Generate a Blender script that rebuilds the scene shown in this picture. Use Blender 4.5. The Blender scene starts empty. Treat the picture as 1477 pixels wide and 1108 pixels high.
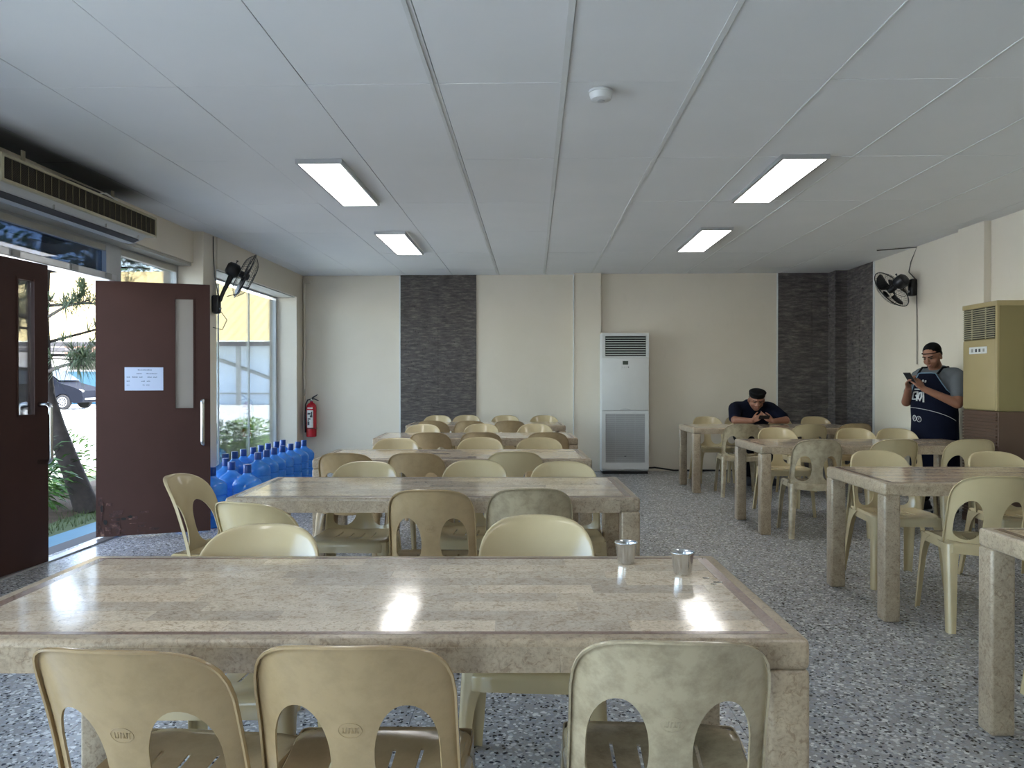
import bpy, bmesh, math, random
from mathutils import Vector, Matrix, noise
PI = math.pi
random.seed(7)
SC = bpy.context.scene
COL = SC.collection

# ------------------------------------------------------------------ camera, world, sun, exposure
F_PX = 1098.0
cam_d = bpy.data.cameras.new('camera')
cam = bpy.data.objects.new('camera', cam_d)
COL.objects.link(cam)
cam_d.sensor_fit = 'HORIZONTAL'
cam_d.sensor_width = 36.0
cam_d.lens = 36.0 * F_PX / 1477.0
cam_d.clip_start = 0.05
cam_d.clip_end = 400
cam.location = (0, 0, 1.25)
cam.rotation_euler = (PI / 2 - math.atan(6 / F_PX), 0, math.atan(30.5 / F_PX))
SC.camera = cam

world = bpy.data.worlds.new('sky')
SC.world = world
world.use_nodes = True
wn = world.node_tree
wn.nodes.clear()
w_out = wn.nodes.new('ShaderNodeOutputWorld')
w_bg = wn.nodes.new('ShaderNodeBackground')
w_sky = wn.nodes.new('ShaderNodeTexSky')
w_sky.sky_type = 'NISHITA'
w_sky.sun_disc = False
w_sky.sun_elevation = math.radians(56)
w_sky.sun_rotation = math.radians(62)
w_sky.air_density = 1.0
w_sky.dust_density = 0.6
w_sky.ozone_density = 1.0
w_bg.inputs['Strength'].default_value = 0.60
w_hsv = wn.nodes.new('ShaderNodeHueSaturation')
w_hsv.inputs['Saturation'].default_value = 0.7
wn.links.new(w_sky.outputs['Color'], w_hsv.inputs['Color'])
wn.links.new(w_hsv.outputs['Color'], w_bg.inputs['Color'])
wn.links.new(w_bg.outputs['Background'], w_out.inputs['Surface'])

sun_d = bpy.data.lights.new('sun', 'SUN')
sun_d.energy = 9.0
sun_d.angle = math.radians(0.6)
sun_d.color = (1.0, 0.95, 0.86)
sun = bpy.data.objects.new('sun', sun_d)
COL.objects.link(sun)
sun.rotation_euler = Vector((0.40, -0.20, 0.89)).to_track_quat('Z', 'Y').to_euler()
LAMP = 3.0          # emission of the ceiling panels

SC.view_settings.view_transform = 'Standard'
SC.view_settings.look = 'None'
SC.view_settings.gamma = 1.0
SC.view_settings.use_curve_mapping = False
SC.view_settings.exposure = 1.7

# ------------------------------------------------------------------ materials
MATS = {}


def srgb(r, g, b):
    def f(c):
        c /= 255.0
        return c / 12.92 if c <= 0.04045 else ((c + 0.055) / 1.055) ** 2.4
    return (f(r), f(g), f(b), 1.0)


class NT:
    def __init__(self, name):
        self.m = bpy.data.materials.new(name)
        self.m.use_nodes = True
        self.t = self.m.node_tree
        self.b = self.t.nodes['Principled BSDF']
        self.out = self.t.nodes['Material Output']
        MATS[name] = self.m

    def n(self, kind, **kw):
        x = self.t.nodes.new(kind)
        for k, v in kw.items():
            setattr(x, k, v)
        return x

    def l(self, a, b):
        self.t.links.new(a, b)

    def coord(self, scale=(1, 1, 1), what='Object'):
        c = self.n('ShaderNodeTexCoord')
        m = self.n('ShaderNodeMapping')
        m.inputs['Scale'].default_value = scale
        self.l(c.outputs[what], m.inputs['Vector'])
        return m.outputs['Vector']

    def noise(self, vec, scale, detail=4, rough=0.55, dist=0.0):
        x = self.n('ShaderNodeTexNoise')
        x.inputs['Scale'].default_value = scale
        x.inputs['Detail'].default_value = detail
        x.inputs['Roughness'].default_value = rough
        x.inputs['Distortion'].default_value = dist
        self.l(vec, x.inputs['Vector'])
        return x.outputs['Fac']

    def ramp(self, fac, stops, interp='LINEAR'):
        r = self.n('ShaderNodeValToRGB')
        r.color_ramp.interpolation = interp
        e = r.color_ramp.elements
        while len(e) < len(stops):
            e.new(0.5)
        for i, (p, c) in enumerate(stops):
            e[i].position = p
            e[i].color = c
        self.l(fac, r.inputs['Fac'])
        return r.outputs['Color']

    def mix(self, fac, a, b, mode='MIX'):
        x = self.n('ShaderNodeMix', data_type='RGBA', blend_type=mode)
        for v, s in ((fac, x.inputs[0]), (a, x.inputs[6]), (b, x.inputs[7])):
            if isinstance(v, (int, float)):
                s.default_value = v
            elif isinstance(v, tuple):
                s.default_value = v
            else:
                self.l(v, s)
        return x.outputs[2]

    def bump(self, h, strength=0.2, dist=0.01):
        x = self.n('ShaderNodeBump')
        x.inputs['Strength'].default_value = strength
        x.inputs['Distance'].default_value = dist
        self.l(h, x.inputs['Height'])
        self.l(x.outputs['Normal'], self.b.inputs['Normal'])

    def set(self, **kw):
        for k, v in kw.items():
            self.b.inputs[k.replace('_', ' ')].default_value = v
        return self


def grey(v):
    return (v, v, v, 1)


def plain(name, col, rough=0.5, metal=0.0, var=0.06, nscale=6.0, bump=0.0, coat=0.0, spec=0.5):
    """a paint or plastic: base colour with a faint blotchy variation"""
    t = NT(name)
    v = t.coord()
    nf = t.noise(v, nscale, 5)
    a = tuple(min(1, c * (1 - var)) for c in col[:3]) + (1,)
    b = tuple(min(1, c * (1 + var)) for c in col[:3]) + (1,)
    t.l(t.ramp(nf, [(0.3, a), (0.7, b)]), t.b.inputs['Base Color'])
    t.set(Roughness=rough, Metallic=metal)
    t.b.inputs['Specular IOR Level'].default_value = spec
    if coat:
        t.b.inputs['Coat Weight'].default_value = coat
        t.b.inputs['Coat Roughness'].default_value = 0.08
    if bump:
        t.bump(t.noise(v, nscale * 12, 3), bump, 0.003)
    return t.m


# walls and ceiling
t = NT('wall_paint')
v = t.coord()
c1 = t.ramp(t.noise(v, 0.7, 6, 0.6), [(0.3, srgb(213, 204, 186)), (0.7, srgb(222, 213, 197))])
c2 = t.ramp(t.noise(t.coord((1, 1, 0.35)), 9, 6, 0.7), [(0.62, grey(1.0)), (0.8, grey(0.93))])
t.l(t.mix(1.0, c1, c2, 'MULTIPLY'), t.b.inputs['Base Color'])
t.set(Roughness=0.42)
t.bump(t.noise(v, 45, 3), 0.06, 0.004)
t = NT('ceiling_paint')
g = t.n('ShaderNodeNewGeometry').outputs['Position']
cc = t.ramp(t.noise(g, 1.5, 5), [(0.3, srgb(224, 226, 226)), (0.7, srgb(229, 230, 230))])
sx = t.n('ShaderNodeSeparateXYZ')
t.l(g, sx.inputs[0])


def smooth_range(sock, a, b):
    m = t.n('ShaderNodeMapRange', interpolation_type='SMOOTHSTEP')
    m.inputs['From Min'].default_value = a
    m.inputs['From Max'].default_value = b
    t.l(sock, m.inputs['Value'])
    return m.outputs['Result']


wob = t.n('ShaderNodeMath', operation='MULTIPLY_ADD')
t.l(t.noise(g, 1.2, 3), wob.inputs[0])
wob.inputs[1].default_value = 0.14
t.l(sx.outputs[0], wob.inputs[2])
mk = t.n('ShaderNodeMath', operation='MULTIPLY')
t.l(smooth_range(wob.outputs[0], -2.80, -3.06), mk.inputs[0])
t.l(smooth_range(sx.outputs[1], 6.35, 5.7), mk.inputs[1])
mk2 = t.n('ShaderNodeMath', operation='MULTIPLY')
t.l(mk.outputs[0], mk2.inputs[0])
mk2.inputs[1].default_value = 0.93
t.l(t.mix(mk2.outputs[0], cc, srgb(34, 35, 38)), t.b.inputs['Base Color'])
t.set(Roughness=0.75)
plain('seam_tape', srgb(214, 216, 214), 0.6, var=0.03)
plain('dark_gap', srgb(28, 27, 26), 0.9)
plain('door_frame', srgb(176, 178, 178), 0.32, 0.55, var=0.05)
plain('header_paint', srgb(176, 174, 164), 0.5)
plain('aluminium', srgb(190, 192, 194), 0.3, 0.85, var=0.05)

# slate
t = NT('slate')
v = t.coord((1, 1, 5))
n1 = t.noise(v, 7, 8, 0.7)
c = t.ramp(n1, [(0.30, srgb(58, 54, 54)), (0.52, srgb(95, 89, 86)), (0.68, srgb(132, 124, 116)), (0.85, srgb(168, 160, 150))])
t.l(c, t.b.inputs['Base Color'])
t.set(Roughness=0.8)
t.bump(t.noise(t.coord((1, 1, 6)), 30, 5, 0.7), 0.5, 0.006)

# terrazzo
t = NT('terrazzo')
v = t.coord(what='Generated')
v = t.n('ShaderNodeNewGeometry').outputs['Position']


def chips(scale, thr, seed):
    m = t.n('ShaderNodeMapping')
    m.inputs['Location'].default_value = (seed * 3.1, seed * 1.7, 0)
    m.inputs['Rotation'].default_value = (0, 0, seed)
    t.l(v, m.inputs['Vector'])
    d = t.n('ShaderNodeTexNoise')
    d.inputs['Scale'].default_value = scale * 1.6
    t.l(m.outputs['Vector'], d.inputs['Vector'])
    dm = t.n('ShaderNodeVectorMath', operation='SCALE')
    dm.inputs['Scale'].default_value = 0.9 / scale
    t.l(d.outputs['Color'], dm.inputs[0])
    ad = t.n('ShaderNodeVectorMath', operation='ADD')
    t.l(m.outputs['Vector'], ad.inputs[0])
    t.l(dm.outputs['Vector'], ad.inputs[1])
    x = t.n('ShaderNodeTexVoronoi', distance='EUCLIDEAN')
    x.voronoi_dimensions = '2D'
    x.inputs['Scale'].default_value = scale
    t.l(ad.outputs['Vector'], x.inputs['Vector'])
    r = t.ramp(x.outputs['Distance'], [(thr, grey(1)), (thr + 0.05, grey(0))])
    # only some cells carry a chip, each cell its own tone
    sep = t.n('ShaderNodeSeparateColor')
    t.l(x.outputs['Color'], sep.inputs['Color'])
    return r, sep


base = t.ramp(t.noise(v, 3.0, 6), [(0.35, srgb(152, 152, 152)), (0.65, srgb(166, 165, 164))])
fine = t.ramp(t.noise(v, 160, 2), [(0.35, grey(0.88)), (0.65, grey(1.1))])
base = t.mix(1.0, base, fine, 'MULTIPLY')
for sc_, thr, sd, a, b in ((60, 0.36, 2, 0.40, 'w'), (42, 0.32, 6, 0.55, 'w'), (27, 0.27, 1, 0.66, 'w'), (40, 0.24, 3, 0.80, 'k'), (66, 0.28, 5, 0.80, 'k')):
    r, sep = chips(sc_, thr, sd)
    gate = t.n('ShaderNodeMath', operation='GREATER_THAN')
    t.l(sep.outputs['Red'], gate.inputs[0])
    gate.inputs[1].default_value = a
    mul = t.n('ShaderNodeMath', operation='MULTIPLY')
    t.l(gate.outputs[0], mul.inputs[0])
    t.l(r, mul.inputs[1])
    if b == 'w':
        col = t.ramp(sep.outputs['Green'], [(0, srgb(140, 143, 149)), (0.5, srgb(178, 180, 184)), (1, srgb(226, 226, 224))])
    else:
        col = t.ramp(sep.outputs['Green'], [(0, srgb(34, 36, 42)), (1, srgb(70, 72, 80))])
    base = t.mix(mul.outputs[0], base, col)
t.l(base, t.b.inputs['Base Color'])
t.set(Roughness=0.25)
plain('floor_joint', srgb(52, 54, 58), 0.7)

# table stone : three tones by object
def stone(name, lo, hi, vein, rough, orand=0.2):
    t = NT(name)
    g = t.n('ShaderNodeNewGeometry').outputs['Position']
    oi = t.n('ShaderNodeObjectInfo')
    add = t.n('ShaderNodeVectorMath', operation='ADD')
    sc = t.n('ShaderNodeCombineXYZ')
    mul = t.n('ShaderNodeMath', operation='MULTIPLY')
    t.l(oi.outputs['Random'], mul.inputs[0])
    mul.inputs[1].default_value = 20
    t.l(mul.outputs[0], sc.inputs[0])
    t.l(mul.outputs[0], sc.inputs[2])
    t.l(g, add.inputs[0])
    t.l(sc.outputs[0], add.inputs[1])
    v = add.outputs['Vector']
    n1 = t.noise(v, 14, 8, 0.65, 0.6)
    n2 = t.noise(v, 55, 6, 0.7, 1.2)
    c = t.ramp(n1, [(0.3, lo), (0.7, hi)])
    ve = t.ramp(n2, [(0.40, vein), (0.47, grey(1.0))])
    c = t.mix(0.8, c, ve, 'MULTIPLY')
    sp = t.noise(v, 130, 4, 0.7)
    c = t.mix(0.8, c, t.ramp(sp, [(0.35, grey(0.72)), (0.5, grey(1.0)), (0.7, grey(1.12))]), 'MULTIPLY')
    tone = t.ramp(oi.outputs['Random'], [(0, (1 - orand, 1 - orand, 1 - orand * 0.9, 1)), (0.5, grey(1)), (1, (1 + orand * 0.5, 1 + orand * 0.42, 1 + orand * 0.3, 1))])
    c = t.mix(1.0, c, tone, 'MULTIPLY')
    t.l(c, t.b.inputs['Base Color'])
    t.set(Roughness=rough)
    t.b.inputs['Specular IOR Level'].default_value = 0.5
    return t


s_ = stone('table_stone', srgb(200, 180, 154), srgb(224, 207, 182), (0.60, 0.54, 0.49, 1), 0.10, 0.24)
s_.bump(s_.noise(s_.coord(what='Object'), 9, 3), 0.10, 0.004)
s_ = stone('edge_stone', srgb(156, 139, 117), srgb(181, 164, 139), (0.62, 0.56, 0.52, 1), 0.30, 0.12)
s_ = stone('inlay_stone', srgb(128, 104, 92), srgb(146, 122, 106), (0.8, 0.75, 0.72, 1), 0.2, 0.06)

# chair plastic with dirt
def plastic(name, col, dirt=0.0):
    t = NT(name)
    v = t.coord()
    oi = t.n('ShaderNodeObjectInfo')
    c = t.ramp(t.noise(v, 5, 5), [(0.3, tuple(x * 0.93 for x in col[:3]) + (1,)), (0.7, tuple(x * 1.04 for x in col[:3]) + (1,))])
    tone = t.ramp(oi.outputs['Random'], [(0, (0.92, 0.90, 0.86, 1)), (1, (1.05, 1.05, 1.07, 1))])
    c = t.mix(1.0, c, tone, 'MULTIPLY')
    if dirt:
        d = t.noise(v, 16, 8, 0.7)
        c = t.mix(1.0, c, t.ramp(d, [(0.42, grey(1.0)), (0.64, (1 - dirt, 1 - dirt * 1.05, 1 - dirt * 1.1, 1))]), 'MULTIPLY')
    t.l(c, t.b.inputs['Base Color'])
    t.set(Roughness=0.15)
    t.b.inputs['Subsurface Weight'].default_value = 0.0
    t.bump(t.noise(v, 120, 3), 0.05, 0.002)
    return t.m


plastic('chair_plastic', srgb(194, 177, 139))
plastic('chair_plastic_dirty', srgb(182, 168, 140), 0.32)
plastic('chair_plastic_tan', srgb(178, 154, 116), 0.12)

plain('door_paint', srgb(60, 39, 34), 0.6, var=0.08, nscale=3, bump=0.04, spec=0.2)
t = NT('rotten_wood')
v = t.coord()
t.l(t.ramp(t.noise(v, 18, 6, 0.7), [(0.35, srgb(24, 16, 15)), (0.55, srgb(66, 40, 36)), (0.72, srgb(132, 104, 88))]), t.b.inputs['Base Color'])
t.set(Roughness=0.85)
plain('frosted_glass', srgb(136, 130, 124), 0.35, var=0.02)
plain('steel', srgb(200, 202, 204), 0.18, 1.0, var=0.04)
plain('black_plastic', srgb(24, 26, 30), 0.4, var=0.1)
plain('black_wire', srgb(20, 20, 22), 0.35)
plain('cord_grey', srgb(84, 82, 78), 0.6)
plain('white_plastic', srgb(206, 208, 206), 0.35, var=0.02)
plain('grille_white', srgb(186, 188, 188), 0.5, var=0.02)
plain('recess_black', srgb(12, 12, 13), 0.8)
plain('tan_enamel', srgb(160, 144, 104), 0.4, var=0.05, nscale=2)
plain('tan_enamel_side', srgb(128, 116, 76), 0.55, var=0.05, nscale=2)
plain('brown_plastic', srgb(84, 62, 48), 0.5, var=0.05)
plain('cream_metal', srgb(176, 168, 140), 0.45, var=0.08, nscale=10)
plain('grey_metal', srgb(150, 150, 146), 0.45, 0.2, var=0.08)
plain('grille_brown', srgb(70, 62, 48), 0.6)
plain('grille_dim', srgb(150, 152, 152), 0.6)
plain('bar_tan', srgb(118, 110, 82), 0.6)
plain('lcd', srgb(60, 72, 62), 0.3)
plain('red_enamel', srgb(178, 26, 40), 0.25, var=0.05)
plain('label_white', srgb(214, 214, 210), 0.5)
plain('label_dark', srgb(52, 54, 62), 0.5)
plain('paper', srgb(170, 184, 208), 0.7, var=0.02)
plain('ink', srgb(96, 106, 124), 0.7)
plain('skin', srgb(142, 98, 77), 0.5, var=0.06, nscale=14)
plain('lips', srgb(118, 70, 62), 0.5)
plain('hair_black', srgb(11, 11, 12), 0.75, spec=0.2)
plain('hair_grey', srgb(84, 82, 82), 0.7)
plain('navy_cloth', srgb(14, 18, 34), 0.95, var=0.12, bump=0.1, spec=0.15)
plain('black_cloth', srgb(14, 15, 19), 0.95, spec=0.15)
plain('grey_cloth', srgb(92, 96, 100), 0.9, var=0.06, bump=0.1)
plain('apron_trim', srgb(108, 138, 160), 0.8)
plain('apron_print', srgb(212, 214, 214), 0.8)
plain('eye_dark', srgb(20, 16, 14), 0.3)
plain('shoe', srgb(36, 38, 46), 0.6)
plain('phone', srgb(30, 32, 36), 0.2)
plain('phone_case', srgb(120, 108, 96), 0.4)
plain('bark', srgb(54, 47, 43), 0.9, var=0.3, nscale=20, bump=0.6)
plain('needle', srgb(78, 92, 66), 0.6, var=0.25)
plain('leaf_green', srgb(66, 104, 40), 0.4, var=0.35, nscale=3)
plain('leaf_light', srgb(126, 160, 74), 0.45, var=0.3, nscale=3)
plain('grass', srgb(74, 88, 50), 0.9, var=0.3, nscale=8)
plain('soil', srgb(84, 68, 54), 0.95, var=0.3, nscale=14, bump=0.5)
plain('concrete_yard', srgb(196, 196, 194), 0.9, var=0.12, nscale=0.8)
plain('kerb_paint', srgb(70, 116, 136), 0.7)
plain('house_wall', srgb(226, 220, 220), 0.8)
plain('house_blue_shade', srgb(222, 236, 250), 0.8)  # blue of shade and window tint put into the wall colour
plain('roof_yellow', srgb(214, 190, 132), 0.6, var=0.08)
plain('roof_pink', srgb(188, 150, 136), 0.7, var=0.08)
plain('gate_blue', srgb(52, 96, 118), 0.6)
plain('dark_roof', srgb(78, 74, 76), 0.8)
plain('car_paint', srgb(9, 13, 24), 0.6, 0.0, coat=0.0, spec=0.12)
plain('car_glass', srgb(16, 20, 28), 0.05)
plain('tyre', srgb(24, 24, 26), 0.8)
plain('beige_sheet', srgb(176, 168, 146), 0.4)

# lamp panel
t = NT('lamp_panel')
t.b.inputs['Base Color'].default_value = grey(0.9)
t.b.inputs['Emission Color'].default_value = (1.0, 0.98, 0.95, 1)
t.b.inputs['Emission Strength'].default_value = LAMP


# thin glass: straight-through transparency plus a mirror-like surface
def glass(name, tint, refl=0.9):
    t = NT(name)
    t.t.nodes.remove(t.b)
    tr = t.n('ShaderNodeBsdfTransparent')
    tr.inputs['Color'].default_value = tint
    gl = t.n('ShaderNodeBsdfGlossy')
    gl.inputs['Roughness'].default_value = 0.02
    fr = t.n('ShaderNodeFresnel')
    fr.inputs['IOR'].default_value = 1.45
    m = t.n('ShaderNodeMath', operation='MULTIPLY')
    m.inputs[1].default_value = refl
    t.l(fr.outputs[0], m.inputs[0])
    mx = t.n('ShaderNodeMixShader')
    t.l(m.outputs[0], mx.inputs[0])
    t.l(tr.outputs[0], mx.inputs[1])
    t.l(gl.outputs[0], mx.inputs[2])
    t.l(mx.outputs[0], t.out.inputs['Surface'])
    return t.m


glass('window_glass', (0.92, 0.97, 1.0, 1))
glass('clear_glass', (0.92, 0.95, 0.97, 1))
glass('tinted_glass', (0.24, 0.30, 0.40, 1))
glass('water_drop', (0.97, 0.97, 0.97, 1), 1.0)

# blue polycarbonate
t = NT('blue_bottle')
v = t.coord()
tl = t.n('ShaderNodeBsdfTranslucent')
tl.inputs['Color'].default_value = srgb(80, 175, 255)
mx = t.n('ShaderNodeMixShader')
mx.inputs[0].default_value = 0.28
t.b.inputs['Base Color'].default_value = srgb(20, 96, 214)
t.l(t.ramp(t.noise(v, 8, 3), [(0.3, srgb(50, 130, 222)), (0.7, srgb(92, 168, 242))]), t.b.inputs['Base Color'])
t.set(Roughness=0.12)
t.l(t.b.outputs[0], mx.inputs[1])
t.l(tl.outputs[0], mx.inputs[2])
t.l(mx.outputs[0], t.out.inputs['Surface'])
plain('bottle_cap', srgb(14, 66, 142), 0.3)


def M(n):
    return MATS[n]


# ------------------------------------------------------------------ mesh helpers
def obj(name, bm, mat, parent=None, smooth=False, loc=None):
    me = bpy.data.meshes.new(name)
    if isinstance(bm, bmesh.types.BMesh):
        bm.normal_update()
        bm.to_mesh(me)
        bm.free()
    else:
        me.from_pydata(bm[0], [], bm[1])
    me.materials.append(M(mat) if isinstance(mat, str) else mat)
    if smooth:
        for p in me.polygons:
            p.use_smooth = True
        if smooth != 'all':
            me.set_sharp_from_angle(angle=math.radians(smooth if smooth is not True else 40))
    o = bpy.data.objects.new(name, me)
    COL.objects.link(o)
    if parent:
        o.parent = parent
    if loc:
        o.location = loc
    return o


def tag(o, label, cat, group=None, kind=None):
    o['label'] = label
    o['category'] = cat
    if group:
        o['group'] = group
    if kind:
        o['kind'] = kind
    return o


def empty(name, loc=(0, 0, 0), rz=0.0, label=None, cat=None, group=None):
    o = bpy.data.objects.new(name, None)
    o.empty_display_size = 0.1
    COL.objects.link(o)
    o.location = loc
    o.rotation_euler = (0, 0, rz)
    if label:
        tag(o, label, cat, group)
    return o


def structure(name, bm, mat, parent=None, **k):
    o = obj(name, bm, mat, parent, **k)
    if parent is None:
        o['kind'] = 'structure'
    return o


def BM():
    return bmesh.new()


def box(bm, x0, x1, y0, y1, z0, z1, mat=None):
    vs = [bm.verts.new(c) for c in ((x0, y0, z0), (x1, y0, z0), (x1, y1, z0), (x0, y1, z0), (x0, y0, z1), (x1, y0, z1), (x1, y1, z1), (x0, y1, z1))]
    fs = []
    for q in ((0, 3, 2, 1), (4, 5, 6, 7), (0, 1, 5, 4), (1, 2, 6, 5), (2, 3, 7, 6), (3, 0, 4, 7)):
        fs.append(bm.faces.new([vs[i] for i in q]))
    if mat:
        for w in vs:
            w.co = mat @ w.co
    return vs, fs


def bbox(x0, x1, y0, y1, z0, z1, bev=0.0, seg=2, mat=None):
    bm = BM()
    box(bm, x0, x1, y0, y1, z0, z1)
    if bev:
        bmesh.ops.bevel(bm, geom=bm.edges[:], offset=bev, segments=seg, affect='EDGES', profile=0.5)
    if mat:
        bmesh.ops.transform(bm, matrix=mat, verts=bm.verts[:])
    return bm


def tube(bm, pts, r, seg=8, closed=False, caps=True):
    pts = [Vector(p) for p in pts]
    n = len(pts)
    rr = r if isinstance(r, (list, tuple)) else [r] * n
    rings = []
    up = None
    for i, p in enumerate(pts):
        a = pts[i - 1] if (i > 0 or closed) else p
        b = pts[(i + 1) % n] if (i < n - 1 or closed) else p
        d = (b - a).normalized()
        if up is None:
            up = Vector((0, 0, 1)) if abs(d.z) < 0.9 else Vector((0, 1, 0))
        s = d.cross(up).normalized()
        u = s.cross(d).normalized()
        up = u
        rings.append([bm.verts.new(p + (s * math.cos(k * 2 * PI / seg) + u * math.sin(k * 2 * PI / seg)) * rr[i]) for k in range(seg)])
    m = n if closed else n - 1
    for i in range(m):
        A, B = rings[i], rings[(i + 1) % n]
        for k in range(seg):
            bm.faces.new((A[k], A[(k + 1) % seg], B[(k + 1) % seg], B[k]))
    if caps and not closed:
        bm.faces.new(rings[0][::-1])
        bm.faces.new(rings[-1])
    return bm


def lathe(bm, prof, seg=24, cx=0, cy=0, cap=True):
    rings = []
    for r, z in prof:
        rings.append([bm.verts.new((cx + r * math.cos(k * 2 * PI / seg), cy + r * math.sin(k * 2 * PI / seg), z)) for k in range(seg)])
    for A, B in zip(rings, rings[1:]):
        for k in range(seg):
            bm.faces.new((A[k], A[(k + 1) % seg], B[(k + 1) % seg], B[k]))
    if cap:
        bm.faces.new(rings[0][::-1])
        bm.faces.new(rings[-1])
    return bm


def grid_faces(rows):
    pass


def solid(o, th, off=0.0):
    m = o.modifiers.new('thickness', 'SOLIDIFY')
    m.thickness = th
    m.offset = off
    return o


def bake(o):
    """apply modifiers so that copies can share the finished mesh"""
    dg = bpy.context.evaluated_depsgraph_get()
    dg.update()
    me = bpy.data.meshes.new_from_object(o.evaluated_get(dg))
    o.modifiers.clear()
    o.data = me
    return o


def copy_tree(o, parent=None):
    c = o.copy()
    COL.objects.link(c)
    c.parent = parent
    for ch in o.children:
        copy_tree(ch, c)
    return c


# ------------------------------------------------------------------ the room
ZC = 2.71
H = 1.46
X_WL, X_GL, X_BEAM = -3.23, -3.53, -3.34
Y_BK = 10.60           # back wall, left part
Y_BR = 10.52           # back wall, right part
X_WR = 4.20
Y_FR = -3.2

# floor : base, slabs with narrow recessed joints
fl = structure('floor', bbox(-3.62, 4.6, Y_FR - 0.1, 10.9, -0.12, -0.004), 'floor_joint')
sx0, sy0, S = 0.75, 3.27, 0.6
xs = [-3.45] + [sx0 + S * k for k in range(-6, 6)] + [4.3]
ys = [Y_FR, -1.53] + [sy0 + S * k for k in range(-5, 13)] + [10.62]
shared = {}
for i in range(len(xs) - 1):
    for j in range(len(ys) - 1):
        w, d = xs[i + 1] - xs[i], ys[j + 1] - ys[j]
        if w < 0.03 or d < 0.03:
            continue
        key = (round(w, 3), round(d, 3))
        if key not in shared:
            o = obj('terrazzo_slab', bbox(-w / 2 + 0.0012, w / 2 - 0.0012, -d / 2 + 0.0012, d / 2 - 0.0012, -0.02, 0), 'terrazzo', fl)
            shared[key] = o.data
        else:
            o = bpy.data.objects.new('terrazzo_slab', shared[key])
            COL.objects.link(o)
            o.parent = fl
        o.location = ((xs[i] + xs[i + 1]) / 2, (ys[j] + ys[j + 1]) / 2, 0)
# dark threshold strip inside the door line and its pale edge
obj('threshold', bbox(-3.38, -3.305, 3.0, 7.4, -0.02, 0.012, 0.003), 'aluminium', fl)

# ceiling with separate boards
ce = structure('ceiling', bbox(-4.5, 4.7, Y_FR - 0.2, 11.0, ZC + 0.03, ZC + 0.28), 'dark_gap')
cx = [v / H for v in (-3.40, -3.07, -2.42, -1.772, -1.122, -0.469, 0.165, 0.812, 1.446, 2.096, 2.737, 3.366, 4.0, 4.31)]
cy = [v / H for v in (-3.25, -2.7, -1.42, -0.13, 1.17, 2.46, 3.75, 5.035, 6.27, 7.5, 8.75, 10.0, 10.65)]
shared = {}
for i in range(len(cx) - 1):
    for j in range(len(cy) - 1):
        x0, x1, y0, y1 = cx[i] * H, cx[i + 1] * H, cy[j] * H, cy[j + 1] * H
        key = (round(x1 - x0, 3), round(y1 - y0, 3))
        if key not in shared:
            w, d = key
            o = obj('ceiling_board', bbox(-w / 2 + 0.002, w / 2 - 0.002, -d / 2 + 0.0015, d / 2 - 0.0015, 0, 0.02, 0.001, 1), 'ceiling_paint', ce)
            shared[key] = o.data
        else:
            o = bpy.data.objects.new('ceiling_board', shared[key])
            COL.objects.link(o)
            o.parent = ce
        # boards sit slightly uneven
        o.location = ((x0 + x1) / 2, (y0 + y1) / 2, ZC + random.uniform(-0.0012, 0.0012))
        o.rotation_euler = (random.uniform(-0.0016, 0.0016), random.uniform(-0.002, 0.002), 0)
for xx, w in ((0.165 / H, 0.028), (0.812 / H, 0.026), (1.446 / H, 0.012), (2.096 / H, 0.014), (2.737 / H, 0.012), (-0.49 / H, 0.018), (3.366 / H, 0.012)):
    obj('seam_tape', bbox(xx * H - w, xx * H, -1, 10.4, ZC - 0.0045, ZC - 0.001), 'seam_tape', ce)

# back wall : left part, pillar, right part and corner column
wb = structure('wall_back', bbox(-3.7, 0.62, Y_BK, Y_BK + 0.2, -0.02, ZC + 0.02), 'wall_paint')
obj('wall_panel', bbox(0.93, 4.5, Y_BR, Y_BR + 0.25, -0.02, ZC + 0.02), 'wall_paint', wb)
obj('pillar', bbox(0.555, 0.93, 10.44, 10.75, -0.02, ZC + 0.02, 0.006), 'wall_paint', wb)
obj('trim_strip', bbox(0.545, 0.56, 10.43, 10.46, 0, ZC - 0.01, 0.002), 'seam_tape', wb)


def slate_strips(width_spans, plane, depth_dir, z0, z1, seed, axis='x'):
    """rows of thin ledger stones, joined"""
    rnd = random.Random(seed)
    bm = BM()
    z = z0
    while z < z1 - 0.004:
        h = rnd.choice((0.011, 0.014, 0.018, 0.022))
        h = min(h, z1 - z)
        for a0, a1 in width_spans:
            a = a0
            while a < a1 - 0.001:
                l = rnd.uniform(0.07, 0.24)
                b = min(a + l, a1)
                if a1 - b < 0.03:
                    b = a1
                d = rnd.uniform(0.004, 0.018)
                p0, p1 = sorted((plane, plane + depth_dir * d))
                if axis == 'x':
                    box(bm, a + 0.0006, b - 0.0006, p0, p1, z + 0.0006, z + h - 0.0006)
                else:
                    box(bm, p0, p1, a + 0.0006, b - 0.0006, z + 0.0006, z + h - 0.0006)
                a = b
        z += h
    return bm


def cladding(parent, bm, loc=None):
    o = obj('slate_cladding', bm, 'slate', parent)
    o['kind'] = 'stuff'
    return o


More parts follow.
